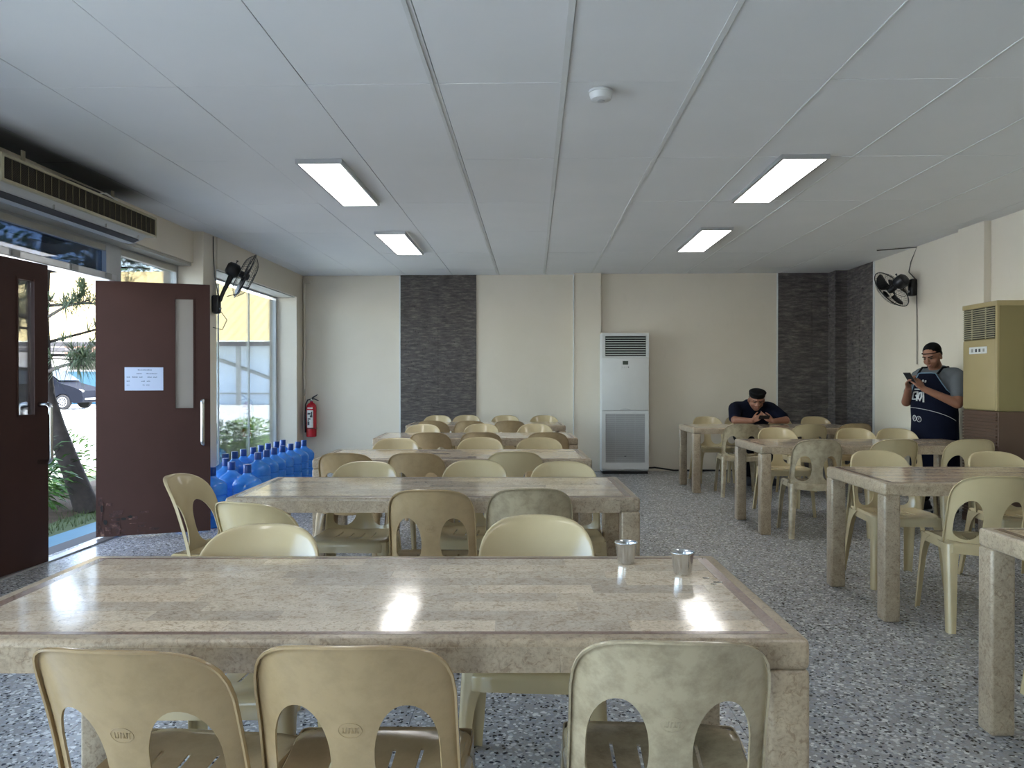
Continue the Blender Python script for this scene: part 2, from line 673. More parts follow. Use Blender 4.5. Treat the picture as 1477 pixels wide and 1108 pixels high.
o = obj('slate_backing', bbox(-1.85, -0.792, Y_BK - 0.012, Y_BK, 0, ZC), 'slate', wb)
cladding(wb, slate_strips([(-1.85, -1.324), (-1.318, -0.792)], Y_BK - 0.012, -1, 0.0, ZC - 0.005, 3))
obj('slate_backing', bbox(3.345, 4.06, Y_BR - 0.012, Y_BR, 0, ZC), 'slate', wb)
cladding(wb, slate_strips([(3.345, 3.80), (3.806, 4.03)], Y_BR - 0.012, -1, 0.0, ZC - 0.005, 4))
for xx in (-1.865, 3.33):
    obj('trim_strip', bbox(xx, xx + 0.014, (Y_BK if xx < 0 else Y_BR) - 0.02, (Y_BK if xx < 0 else Y_BR) + 0.01, 0, ZC - 0.004), 'seam_tape', wb)
# corner column clad in slate
obj('corner_column', bbox(4.03, 4.25, 10.27, 10.56, -0.01, ZC + 0.01), 'slate', wb)
cladding(wb, slate_strips([(4.03, 4.10), (4.104, 4.20)], 10.27, -1, 0.0, ZC - 0.005, 5))
cladding(wb, slate_strips([(10.25, 10.5)], 4.03, -1, 0.0, ZC - 0.005, 6, 'y'))

# right wall
wr = structure('wall_right', bbox(X_WR, X_WR + 0.2, Y_FR, 10.9, -0.02, ZC + 0.02), 'wall_paint')
obj('pillar', bbox(4.135, 4.25, 7.11, 7.54, -0.01, ZC + 0.01, 0.004), 'wall_paint', wr)
obj('slate_backing', bbox(X_WR - 0.012, X_WR, 9.50, 10.27, 0, ZC), 'slate', wr)
cladding(wr, slate_strips([(9.50, 9.87), (9.876, 10.26)], X_WR - 0.012, -1, 0.0, ZC - 0.005, 8, 'y'))
obj('trim_strip', bbox(X_WR - 0.02, X_WR + 0.01, 9.482, 9.498, 0, ZC - 0.004), 'seam_tape', wr)

# front wall behind the camera
wf = structure('wall_front', bbox(-3.7, 4.5, Y_FR - 0.2, Y_FR, 2.35, ZC + 0.02), 'wall_paint')
for a, b in ((-3.7, -3.3), (-1.2, 4.5)):
    obj('pillar', bbox(a, b, Y_FR - 0.2, Y_FR, -0.02, 2.36), 'wall_paint', wf)
for i_, (a, b) in enumerate(((-3.3, -1.2),)):
    w_ = structure('window_%d' % (5 + i_), bbox(a, b, Y_FR - 0.13, Y_FR - 0.08, 0.0, 0.06), 'door_frame')  # unseen window, added to light the chair backs and ceiling
    obj('pane', bbox(a, b, Y_FR - 0.108, Y_FR - 0.1, 0.06, 2.35), 'clear_glass', w_)
    obj('mullion', bbox((a + b) / 2 - 0.025, (a + b) / 2 + 0.025, Y_FR - 0.13, Y_FR - 0.08, 0.06, 2.35), 'door_frame', w_)

# left wall : beams, pillars
bm = BM()
box(bm, -3.64, X_BEAM, -2.0, 7.42, 2.40, ZC + 0.02)
wl = structure('wall_left', bm, 'wall_paint')
obj('beam', bbox(-3.58, X_WL, 7.71, 10.33, 2.385, ZC + 0.02), 'wall_paint', wl)
obj('pillar', bbox(-3.64, -3.24, 7.40, 7.71, -0.02, ZC + 0.02, 0.006), 'wall_paint', wl)
obj('pillar', bbox(-3.57, X_WL, 10.33, 10.66, -0.02, ZC + 0.02, 0.004), 'wall_paint', wl)
obj('pillar', bbox(-3.74, -3.3, -2.4, -2.0, -0.02, ZC + 0.02), 'wall_paint', wl)
obj('wall_panel', bbox(-3.74, -3.5, Y_FR, -2.0, -0.02, ZC + 0.02), 'wall_paint', wl)
obj('pillar', bbox(-3.74, -3.3, 2.85, 3.15, -0.02, ZC + 0.02), 'wall_paint', wl)
# boxed header under the beam
obj('header_board', bbox(-3.62, -3.36, 3.15, 7.42, 2.37, 2.402, 0.003), 'header_paint', wl)
obj('header_board', bbox(-3.58, -3.26, 7.71, 10.33, 2.374, 2.387, 0.003), 'header_paint', wl)


def frame_rect(x, y0, y1, z0, z1, t, d=0.05):
    bm = BM()
    box(bm, x - d / 2, x + d / 2, y0, y1, z1 - t, z1)
    box(bm, x - d / 2, x + d / 2, y0, y1, z0, z0 + t)
    box(bm, x - d / 2, x + d / 2, y0, y0 + t, z0 + t, z1 - t)
    box(bm, x - d / 2, x + d / 2, y1 - t, y1, z0 + t, z1 - t)
    return bm


XD = -3.52
# window_1 : transom over the double door, tinted ; window_2 : fixed bay right of it ; window_3 : big bay behind the bottles
w1 = structure('window_1', frame_rect(XD, 3.15, 6.17, 2.07, 2.40, 0.05, 0.08), 'door_frame')
obj('pane', bbox(XD - 0.003, XD + 0.003, 3.2, 6.12, 2.12, 2.31), 'tinted_glass', w1)
obj('head_rail', bbox(XD - 0.035, XD + 0.035, 3.2, 6.12, 2.305, 2.36, 0.003), 'header_paint', w1)
obj('door_rail', bbox(XD - 0.05, XD + 0.10, 3.15, 6.17, 2.06, 2.115, 0.006), 'aluminium', w1)
for yy in (4.9, 5.55, 6.0):
    obj('rail_clip', bbox(XD + 0.095, XD + 0.115, yy, yy + 0.07, 2.066, 2.108, 0.003), 'grey_metal', w1)
tr1 = structure('trim_1', bbox(XD - 0.05, XD + 0.04, 6.17, 6.32, 0, 2.40, 0.004), 'door_frame')
w2 = structure('window_2', frame_rect(XD, 6.32, 7.40, 0.0, 2.40, 0.04, 0.06), 'door_frame')
obj('pane', bbox(XD - 0.003, XD + 0.003, 6.36, 7.36, 0.04, 2.31), 'clear_glass', w2)
obj('head_rail', bbox(XD - 0.03, XD + 0.03, 6.36, 7.36, 2.305, 2.36, 0.003), 'header_paint', w2)
w3 = structure('window_3', frame_rect(X_GL, 7.71, 10.33, 0.0, 2.40, 0.035, 0.05), 'door_frame')
obj('head_rail', bbox(X_GL - 0.025, X_GL + 0.03, 7.75, 10.30, 2.355, 2.372, 0.002), 'door_frame', w3)
for a, b in ((7.75, 8.44), (8.45, 9.36), (9.37, 10.30)):
    obj('pane', bbox(X_GL - 0.004, X_GL + 0.004, a, b, 0.03, 2.33), 'window_glass', w3)
for yy in (8.438, 9.358):
    obj('glass_joint', bbox(X_GL - 0.006, X_GL + 0.008, yy, yy + 0.012, 0.03, 2.33), 'grey_metal', w3)
trim2 = structure('trim_2', bbox(XD - 0.05, -3.38, 4.15, 4.235, 0, 2.07, 0.004), 'door_frame')
w8 = structure('window_6', frame_rect(XD, 3.15, 4.15, 0.0, 2.07, 0.05, 0.06), 'door_frame')
obj('pane', bbox(XD - 0.003, XD + 0.003, 3.2, 4.10, 0.05, 2.02), 'clear_glass', w8)
# window_4 : the bay beside the photographer
w4 = structure('window_4', frame_rect(XD, -2.0, 2.85, 0.0, 2.40, 0.04, 0.06), 'door_frame')
obj('pane', bbox(XD - 0.003, XD + 0.003, -1.96, 2.81, 0.04, 2.36), 'window_glass', w4)
obj('mullion', bbox(XD - 0.03, XD + 0.03, 0.4, 0.46, 0.04, 2.36), 'door_frame', w4)


# doors
def door(name, hinge, free, L, handle_side):
    """leaf built along +Y from the hinge (local origin), thickness in X, room face towards +X"""
    T = 0.04
    hx, hy = hinge
    ang = math.atan2(free[1] - hy, free[0] - hx) - PI / 2
    zt = 2.03
    if True:
        ga, gb = (L - 0.27, L - 0.13) if handle_side > 0 else (L - 0.262, L - 0.128)     # glazed slot
        za, zb = 1.02, 1.905
    bm = BM()
    box(bm, -T / 2, T / 2, 0, ga, 0.012, zt)
    box(bm, -T / 2, T / 2, gb, L, 0.012, zt)
    box(bm, -T / 2, T / 2, ga, gb, 0.012, za)
    box(bm, -T / 2, T / 2, ga, gb, zb, zt)
    o = structure(name, bm, 'door_paint')
    o.location = (hx, hy, 0)
    o.rotation_euler = (0, 0, ang)
    return o, T, ga, gb, za, zb


def pull_handle(parent, y, z0, z1, side, T):
    s = side
    x0, x1 = s * T / 2, s * (T / 2 + 0.085)
    pts = [(x0, y, z0)]
    r = 0.03
    for k in range(7):
        a = k / 6 * PI / 2
        pts.append((x1 - s * r + s * r * math.sin(a), y, z0 + r - r * math.cos(a)))
    for k in range(7):
        a = k / 6 * PI / 2
        pts.append((x1 - s * r + s * r * math.cos(a), y, z1 - r + r * math.sin(a)))
    pts.append((x0, y, z1))
    bm = tube(BM(), pts, 0.0165, 12)
    return obj('handle', bm, 'steel', parent, smooth=True)


# door 1, nearly shut, its free edge swung a little into the room
d1, T, ga, gb, za, zb = door('door_1', (-3.40, 4.245), (-3.325, 5.10), 0.858, 1)
obj('pane', bbox(-0.003, 0.003, ga, gb, za, zb), 'clear_glass', d1)
for a, b, c, d in ((ga - 0.012, ga, za - 0.012, zb + 0.012), (gb, gb + 0.012, za - 0.012, zb + 0.012)):
    obj('glazing_bead', bbox(-T / 2 - 0.006, T / 2 + 0.006, a, b, c, d), 'door_paint', d1)
pull_handle(d1, 0.858 - 0.085, 0.70, 1.085, 1, T)
pull_handle(d1, 0.858 - 0.085, 0.70, 1.085, -1, T)
# door 2, wide open into the room
d2, T, ga, gb, za, zb = door('door_2', (-3.44, 5.90), (-2.66, 6.20), 0.836, -1)
obj('pane', bbox(-0.006, 0.006, ga, gb, za, zb), 'frosted_glass', d2)
for a, b, c, d in ((ga - 0.01, ga, za - 0.01, zb + 0.01), (gb, gb + 0.01, za - 0.01, zb + 0.01), (ga, gb, za - 0.01, za)):
    obj('glazing_bead', bbox(-T / 2 - 0.005, T / 2 + 0.005, a, b, c, d), 'door_paint', d2)
pull_handle(d2, 0.836 - 0.055, 0.725, 1.085, 1, T)
pull_handle(d2, 0.836 - 0.055, 0.725, 1.085, -1, T)
# the face seen from the room is local +X (rotated towards the camera) : rotten patch near the hinge foot
rnd = random.Random(5)
bm = BM()
for k in range(34):
    y = rnd.uniform(0.01, 0.42) * (0.5 + 0.5 * rnd.random())
    z = 0.02 + rnd.random() ** 1.6 * (0.26 if y < 0.16 else 0.17)
    w, h = rnd.uniform(0.01, 0.07), rnd.uniform(0.004, 0.03)
    if y < 0.06:
        w, h = h, w * 1.4
    box(bm, T / 2 - 0.004, T / 2 + rnd.uniform(0.001, 0.005), y, y + w, z, z + h)
obj('rotten_patch', bm, 'rotten_wood', d2)
bm = BM()
for y, z, w, h in ((0.17, 0.13, 0.05, 0.035), (0.22, 0.145, 0.045, 0.03), (0.03, 0.20, 0.02, 0.07), (0.05, 0.10, 0.03, 0.05)):
    vs = []
    n = 9
    for k in range(n):
        a = 2 * PI * k / n
        rr = rnd.uniform(0.6, 1.1)
        vs.append(bm.verts.new((T / 2 + 0.0056, y + w / 2 + math.cos(a) * w / 2 * rr, z + h / 2 + math.sin(a) * h / 2 * rr)))
    bm.faces.new(vs)
obj('broken_hole', bm, 'recess_black', d2)
# paper notice taped on door 2
pp = empty('paper_notice')
tag(pp, 'white printed paper sheet taped on the open brown door', 'notice')
pp.location = (-3.44, 5.90, 0)
pp.rotation_euler = d2.rotation_euler
obj('sheet', bbox(T / 2 + 0.0005, T / 2 + 0.002, 0.205, 0.485, 1.165, 1.35), 'paper', pp)
bm = BM()
rows = [(1.325, [(0.30, 0.40)]), (1.296, [(0.29, 0.33), (0.36, 0.44)]), (1.268, [(0.22, 0.245), (0.26, 0.30), (0.31, 0.335), (0.37, 0.40), (0.41, 0.44)]),
        (1.235, [(0.22, 0.24), (0.325, 0.35), (0.365, 0.39)]), (1.205, [(0.22, 0.24), (0.335, 0.35), (0.36, 0.385)])]
for z, sp in rows:
    for a, b in sp:
        x = a
        while x < b:
            w = rnd.uniform(0.004, 0.008)
            box(bm, T / 2 + 0.002, T / 2 + 0.0024, x, min(x + w, b), z, z + rnd.uniform(0.005, 0.009))
            x += w + 0.002
obj('printed_lines', bm, 'ink', pp)

# ------------------------------------------------------------------ ceiling lights
def ceiling_light(x, y, label, grp='slim ceiling light panels'):
    t = empty('ceiling_light', (x, y, ZC), 0, label, 'light', grp)
    bm = BM()
    w, l, h, f = 0.155, 0.62, 0.032, 0.016
    box(bm, -w, -w + f, -l, l, -h, -0.002)
    box(bm, w - f, w, -l, l, -h, -0.002)
    box(bm, -w + f, w - f, -l, -l + f, -h, -0.002)
    box(bm, -w + f, w - f, l - f, l, -h, -0.002)
    obj('frame', bm, 'aluminium', t)
    obj('diffuser', bbox(-w + f, w - f, -l + f, l - f, -h + 0.003, -h + 0.008), 'lamp_panel', t)


ceiling_light(-1.416, 5.61, 'glowing ceiling light panel nearest the doors, larger of the two on the left')
ceiling_light(-1.407, 8.06, 'glowing ceiling light panel over the far left tables')
ceiling_light(1.76, 5.59, 'glowing ceiling light panel at right, the nearer of the right-hand pair')
ceiling_light(1.757, 7.95, 'glowing ceiling light panel in front of the phone-reading seated man')
ceiling_light(-1.447, 0.9, 'added unseen fill light panel above and left of the photographer')  # this pair is unseen, added to brighten the room
ceiling_light(1.796, 0.9, 'added unseen fill light panel above and right of the photographer')

sd = empty('smoke_detector', (0.342, 3.86, ZC), 0, 'round white smoke detector on the ceiling above the middle', 'detector')
obj('base', lathe(BM(), [(0.0, -0.002), (0.062, -0.002), (0.064, -0.014), (0.06, -0.016), (0.0, -0.016)], 32, cap=False), 'white_plastic', sd, smooth=True)
obj('cover', lathe(BM(), [(0.0, -0.016), (0.059, -0.016), (0.056, -0.030), (0.050, -0.046), (0.036, -0.052), (0.0, -0.052)], 32, cap=False), 'white_plastic', sd, smooth=True)
obj('sensor_ring', lathe(BM(), [(0.018, -0.0515), (0.018, -0.055), (0.0, -0.055)], 20, cap=False), 'grille_white', sd, smooth=True)

# ------------------------------------------------------------------ tables
TL, TD, TZ = 1.87, 0.75, 0.72


def make_table():
    t = empty('stone_table')
    hx, hy = TL / 2, TD / 2
    obj('tabletop', bbox(-hx, hx, -hy, hy, 0.654, 0.7194, 0.013, 4), 'edge_stone', t, smooth=True)
    # facing stones of the apron, slightly proud
    for sy in (-1, 1):
        n = 4
        for k in range(n):
            a, b = -hx + 0.09 + (TL - 0.18) * k / n, -hx + 0.09 + (TL - 0.18) * (k + 1) / n
            y0, y1 = sorted((sy * (hy - 0.004), sy * (hy + 0.0012)))
            obj('apron_stone', bbox(a + 0.0004, b - 0.0004, y0, y1, 0.652, 0.704), 'edge_stone', t)
    for sx in (-1, 1):
        for sy in (-1, 1):
            x0, x1 = sorted((sx * hx, sx * (hx - 0.085)))
            y0, y1 = sorted((sy * hy, sy * (hy - 0.085)))
            obj('leg', bbox(x0, x1, y0, y1, 0, 0.656, 0.011, 3), 'edge_stone', t, smooth=True)
    # inlay band
    o0, bw, z0, z1 = 0.034, 0.017, 0.712, 0.7199
    for s in (-1, 1):
        y0, y1 = sorted((s * (hy - o0), s * (hy - o0 - bw)))
        obj('inlay_band', bbox(-hx + o0, hx - o0, y0, y1, z0, z1), 'inlay_stone', t)
        x0, x1 = sorted((s * (hx - o0), s * (hx - o0 - bw * 1.7)))
        obj('inlay_band', bbox(x0, x1, -hy + o0 + bw, hy - o0 - bw, z0, z1), 'inlay_stone', t)
    # field stones, broken bond
    fx, fy = hx - o0 - bw * 1.7, hy - o0 - bw
    nr = 9
    rh = 2 * fy / nr
    mesh_cache = {}
    for r in range(nr):
        L = 0.29
        x = -fx - (L * (0.5 if r % 2 else 0.0)) - 0.05 * (r % 3)
        while x < fx - 0.005:
            a, b = max(x, -fx), min(x + L, fx)
            x += L
            if b - a < 0.02:
                continue
            key = round(b - a, 3)
            if key not in mesh_cache:
                w = b - a
                o = obj('top_stone', bbox(-w / 2 + 0.0002, w / 2 - 0.0002, -rh / 2 + 0.0002, rh / 2 - 0.0002, z0, 0.72), 'table_stone', t)
                mesh_cache[key] = o.data
            else:
                o = bpy.data.objects.new('top_stone', mesh_cache[key])
                COL.objects.link(o)
                o.parent = t
            o.location = ((a + b) / 2, -fy + rh * (r + 0.5), random.uniform(0, 0.00005))
    return t


TABLES = [  # centre x, y, rotation (deg), label
    (-0.378, 1.915, 1.7, 'large beige stone table in the foreground with two steel cups on it'),
    (-0.463, 3.785, 1.6, 'long beige stone table directly behind the foreground table'),
    (-0.553, 5.44, 2.2, 'beige stone table in the left block, third from the camera'),
    (-0.54, 7.27, 2.4, 'beige stone table in the left block, fourth from the camera'),
    (-0.563, 9.23, 1.5, 'beige stone table in the left block nearest the dark slate strip'),
    (2.69, 8.84, 1.5, 'beige stone table the seated man in navy leans on'),
    (2.757, 6.56, 1.2, 'beige stone table in the right block, in front of the seated man\'s table'),
    (2.735, 4.35, 0.8, 'beige stone table in the right block with a rotated chair at its near side'),
    (2.54, 2.42, 0.5, 'beige stone table cut by the picture\'s right edge, one corner and leg showing'),
]
tb0 = make_table()
for i, (x, y, r, lab) in enumerate(TABLES):
    o = tb0 if i == 0 else copy_tree(tb0)
    o.location = (x, y, 0)
    o.rotation_euler = (0, 0, math.radians(r))
    tag(o, lab, 'table', 'beige stone dining tables')

# ------------------------------------------------------------------ chairs
def lerp(a, b, t):
    return a + (b - a) * t


def back_point(u, z):
    zz = z - 0.43
    R = 0.27
    yb = -0.155 - 0.20 * zz - 0.35 * zz * zz
    y = yb + R * (1 - math.cos(u / R)) * 0.95
    x = R * math.sin(u / R)
    return Vector((x, y, z))


def make_backrest():
    zt, ze = 0.78, 0.62
    apex, arch0 = 0.652, 0.545
    hb0, hb1 = 0.445, 0.49
    u0, u1 = 0.098, 0.105

    def e(z):
        b = 0.207 + max(0, 0.62 - z) * 0.03
        if z <= ze:
            return b
        q = (z - ze) / (zt - ze)
        return b * (max(0.0, 1 - q ** 3.1)) ** (1 / 3.1)

    def cd(z):
        dd = 0.207 + max(0, 0.62 - z) * 0.03 - 0.040
        cc = 0.041 + 0.02 * max(0, (0.53 - z) / 0.09) ** 1.5
        if z >= apex:
            return u0, u0
        if z > arch0:
            q = (z - arch0) / (apex - arch0)
            s = math.sqrt(max(0, 1 - q * q))
            return lerp(u0, cc, s), lerp(u0, dd, s)
        if z <= hb0:
            return u1, u1
        if z < hb1:
            q = (hb1 - z) / (hb1 - hb0)
            s = math.sqrt(max(0, 1 - q * q))
            return lerp(u1, cc, s), lerp(u1, dd, s)
        return cc, dd
    zs = [0.405, 0.42, 0.435, hb0]
    zs += [hb1 - (hb1 - hb0) * math.cos(k / 6 * PI / 2) for k in range(1, 6)] + [hb1]
    zs += [0.505, 0.52, 0.533, arch0]
    zs += [arch0 + (apex - arch0) * math.sin(k / 9 * PI / 2) for k in range(1, 9)] + [apex]
    zb = 0.660
    zs += [zb]
    bm = BM()
    n1, n2 = 7, 5
    P_ = 3.0
    phm = math.acos(((zb - ze) / (zt - ze)) ** (P_ / 2))
    EB = e(zb)

    def outline(s):
        ph = s * phm
        return EB * (math.sin(ph) / math.sin(phm)) ** (2 / P_), ze + (zt - ze) * math.cos(ph) ** (2 / P_)
    rows = []
    for z in zs:
        ee = e(z)
        c, d = cd(z)
        rows.append(([(c * k / n1, z) for k in range(n1 + 1)], [(lerp(d, ee, k / n2), z) for k in range(n2 + 1)]))
    ua, ub = rows[-1]
    NQ = 9
    for j in range(1, NQ + 1):
        q = (j / NQ) ** 0.85
        A, B = [], []
        for src, dst in ((ua, A), (ub, B)):
            for u, z in src:
                # columns slide towards evenly spread points of the outline
                s_ = u / EB
                ox, oz = outline(s_ ** 1.25 if s_ > 0 else 0)
                k_ = q
                dst.append((lerp(u, ox, k_ ** 1.5), lerp(z, oz, k_)))
        rows.append((A, B))
    for sgn in (1, -1):
        V = []
        for us, ud in rows:
            a = [bm.verts.new(back_point(sgn * u, z)) for u, z in us]
            b = [bm.verts.new(back_point(sgn * u, z)) for u, z in ud]
            V.append([a, b])
        for (A, B), (A2, B2) in zip(V, V[1:]):
            for L_, L2 in ((A, A2), (B, B2)):
                for k in range(len(L_) - 1):
                    f = [L_[k], L_[k + 1], L2[k + 1], L2[k]]
                    bm.faces.new(f if sgn > 0 else f[::-1])
        # rolled rim : follows the whole outer edge
        edge = [(r[1][-1], V[i][1][-1]) for i, r in enumerate(rows)]
        top = [(p, w) for p, w in zip(rows[-1][1][:-1][::-1], V[-1][1][:-1][::-1])] + [(p, w) for p, w in zip(rows[-1][0][:-1][::-1], V[-1][0][:-1][::-1])]
        chain = edge + top
        prev = None
        for (p, w) in chain:
            u, z = p
            cx_, cz_ = min(u, 0.12), min(z, 0.66)
            nrm = Vector((u - cx_, z - cz_))
            nrm = nrm.normalized() if nrm.length > 1e-6 else Vector((1, 0))
            q = []
            for g, bk in ((0.0035, 0.0025), (0.005, 0.008), (0.004, 0.0145)):
                o_ = back_point(sgn * (u + nrm.x * g), z + nrm.y * g)
                q.append(bm.verts.new(o_ + Vector((0, -bk, 0))))
            q = [w] + q
            if prev:
                for k in range(3):
                    f = [prev[k], prev[k + 1], q[k + 1], q[k]]
                    bm.faces.new(f if sgn > 0 else f[::-1])
            prev = q
    bmesh.ops.remove_doubles(bm, verts=bm.verts[:], dist=0.0007)
    return bm


def make_seat():
    ts = [i / 14 for i in range(15)]
    ss = [-1, -0.93, -0.82, -0.68]
    slots = []
    for c in (-0.5, -0.17, 0.17, 0.5):
        slots.append((len(ss), c))
        ss += [c - 0.022, c + 0.022]
        ss.append(c + 0.16)
    ss += [0.82, 0.93, 1.0]
    ss = sorted(set(round(s, 4) for s in ss))
    slot_cols = [ss.index(round(c - 0.022, 4)) for c in (-0.5, -0.17, 0.17, 0.5)]
    bm = BM()

    def P(s, t, grow=0.0, drop=0.0):
        w = lerp(0.172, 0.198, t) + grow
        y = lerp(-0.175 - grow, 0.205 + grow, t)
        x = s * w
        # rounded front corners
        r = 0.07
        yf = 0.205 + grow
        cxx, cyy = w - r, yf - r
        if abs(x) > cxx and y > cyy:
            dx, dy = (abs(x) - cxx) / r, (y - cyy) / r
            m = max(dx, dy)
            if m > 0:
                k = m / math.hypot(dx, dy)
                x = math.copysign(cxx + dx * k * r, x)
                y = cyy + dy * k * r
        z = 0.436 - 0.016 * (1 - abs(s) ** 2.2) * math.sin(PI * min(1, t * 1.05)) - 0.012 * max(0, t - 0.8) / 0.2 - 0.012 * (1 - t) * (1 - abs(s))
        return Vector((x, y, z - drop))
    V = [[bm.verts.new(P(s, t)) for s in ss] for t in ts]
    for j in range(len(ts) - 1):
        for i in range(len(ss) - 1):
            if i in slot_cols and 4 <= j <= 9:
                continue
            bm.faces.new((V[j][i], V[j][i + 1], V[j + 1][i + 1], V[j + 1][i]))
    # apron skirt
    loop = [(s, 0.0) for s in ss][::-1]
    path = [(-1, t) for t in ts] + [(s, 1.0) for s in ss[1:]] + [(1, t) for t in ts[::-1][1:]] + [(s, 0.0) for s in ss[::-1][1:-1]]
    prev = None
    layers = [(0.0, 0.0), (0.005, 0.005), (0.008, 0.018), (0.009, 0.052)]
    L = []
    for g, d in layers:
        L.append([bm.verts.new(P(s, t, g, d)) if g else None for s, t in path])
    idx = {}
    for j, t in enumerate(ts):
        for i, s in enumerate(ss):
            idx[(s, t)] = V[j][i]
    L[0] = [idx[p] for p in path]
    n = len(path)
    for a, b in zip(L, L[1:]):
        for k in range(n):
            bm.faces.new((a[k], a[(k + 1) % n], b[(k + 1) % n], b[k]))
    return bm


def make_leg(sx, sy):
    """channel leg : outer corner, flange along the side and flange across ; sy=+1 front"""
    bm = BM()
    top = Vector((0.200 * sx, 0.20 if sy > 0 else -0.165, 0.425))
    bot = Vector((0.222 * sx, 0.235 if sy > 0 else -0.245, 0.0))
    rings = []
    N = 14
    for k in range(N + 1):
        t = (k / N) ** 1.3
        C = top.lerp(bot, t)
        fl = math.exp(-t * 11)
        if sy > 0:
            a = lerp(0.046, 0.030, t) + 0.085 * fl
            b = lerp(0.040, 0.028, t) + 0.075 * fl
        else:
            a = lerp(0.056, 0.040, t) + 0.075 * fl
            b = lerp(0.050, 0.034, t) + 0.02 * fl
        r = 0.012
        pts = [C + Vector((0, -sy * a, 0)), C + Vector((0.002 * sx, -sy * a * 0.5, 0)), C + Vector((0, -sy * r, 0)), C + Vector((-sx * r * 0.3, -sy * r * 0.3, 0)),
               C + Vector((-sx * r, 0, 0)), C + Vector((-sx * b * 0.6, 0, 0)), C + Vector((-sx * b, -sy * 0.004, 0))]
        rings.append([bm.verts.new(p) for p in pts])
    for A, B in zip(rings, rings[1:]):
        for k in range(len(A) - 1):
            f = (A[k], A[k + 1], B[k + 1], B[k])
            bm.faces.new(f)
    return bm


def make_chair():
    t = empty('plastic_chair')
    o = obj('seat', make_seat(), 'chair_plastic', t, smooth=50)
    bake(solid(o, 0.004))
    o = obj('backrest', make_backrest(), 'chair_plastic', t, smooth=60)
    bake(solid(o, 0.0045))
    for sx in (-1, 1):
        for sy in (-1, 1):
            o = obj('leg', make_leg(sx, sy), 'chair_plastic', t, smooth=50)
            bake(solid(o, 0.004))
    for ch in t.children:
        for p in ch.data.polygons:
            p.use_smooth = True
        ch.data.set_sharp_from_angle(angle=math.radians(50))
    return t


# maker's mark moulded on the outside of the back : an oval of small raised strokes
def make_mark():
    bm = BM()

    def pt(u, z):
        p = back_point(u, z)
        return p + Vector((0, -0.0028, 0))
    cu, cz, ru, rz_ = 0.0, 0.605, 0.022, 0.016
    n = 28
    tube(bm, [pt(cu + ru * math.cos(2 * PI * k / n), cz + rz_ * math.sin(2 * PI * k / n)) for k in range(n)], 0.0006, 5, closed=True)
    for k in range(6):
        u = -0.014 + k * 0.0056
        tube(bm, [pt(u, cz - 0.006), pt(u + 0.001, cz + 0.006)], 0.0007, 5)
        tube(bm, [pt(u, cz + (0.006 if k % 2 else -0.001)), pt(u + 0.0035, cz + (0.006 if k % 3 else -0.006))], 0.0006, 5)
    return bm


chair0 = make_chair()
mark_me = obj('maker_mark', make_mark(), 'chair_plastic', chair0, smooth='all')
mark_dirty = None
used = [False]
DIRTY = {}


def variant(me, mat):
    k = (me.name, mat)
    if k not in DIRTY:
        c = me.copy()
        c.materials.clear()
        c.materials.append(M(mat))
        DIRTY[k] = c
    return DIRTY[k]


LEAN = 0.27


def chair(tx, ty, deg, label, group, mat=None, mark=False):
    """tx, ty : the middle of the top rail ; deg : 0 faces +Y (away from the camera), 180 faces the camera"""
    c = copy_tree(chair0)
    a = math.radians(deg)
    fx, fy = -math.sin(a), math.cos(a)
    c.location = (tx + fx * LEAN, ty + fy * LEAN, 0)
    c.rotation_euler = (0, 0, a)
    tag(c, label, 'chair', group)
    for ch in list(c.children):
        if ch.name.startswith('maker_mark') and not mark:
            bpy.data.objects.remove(ch)
            continue
        if mat:
            ch.data = variant(ch.data, mat)
    return c


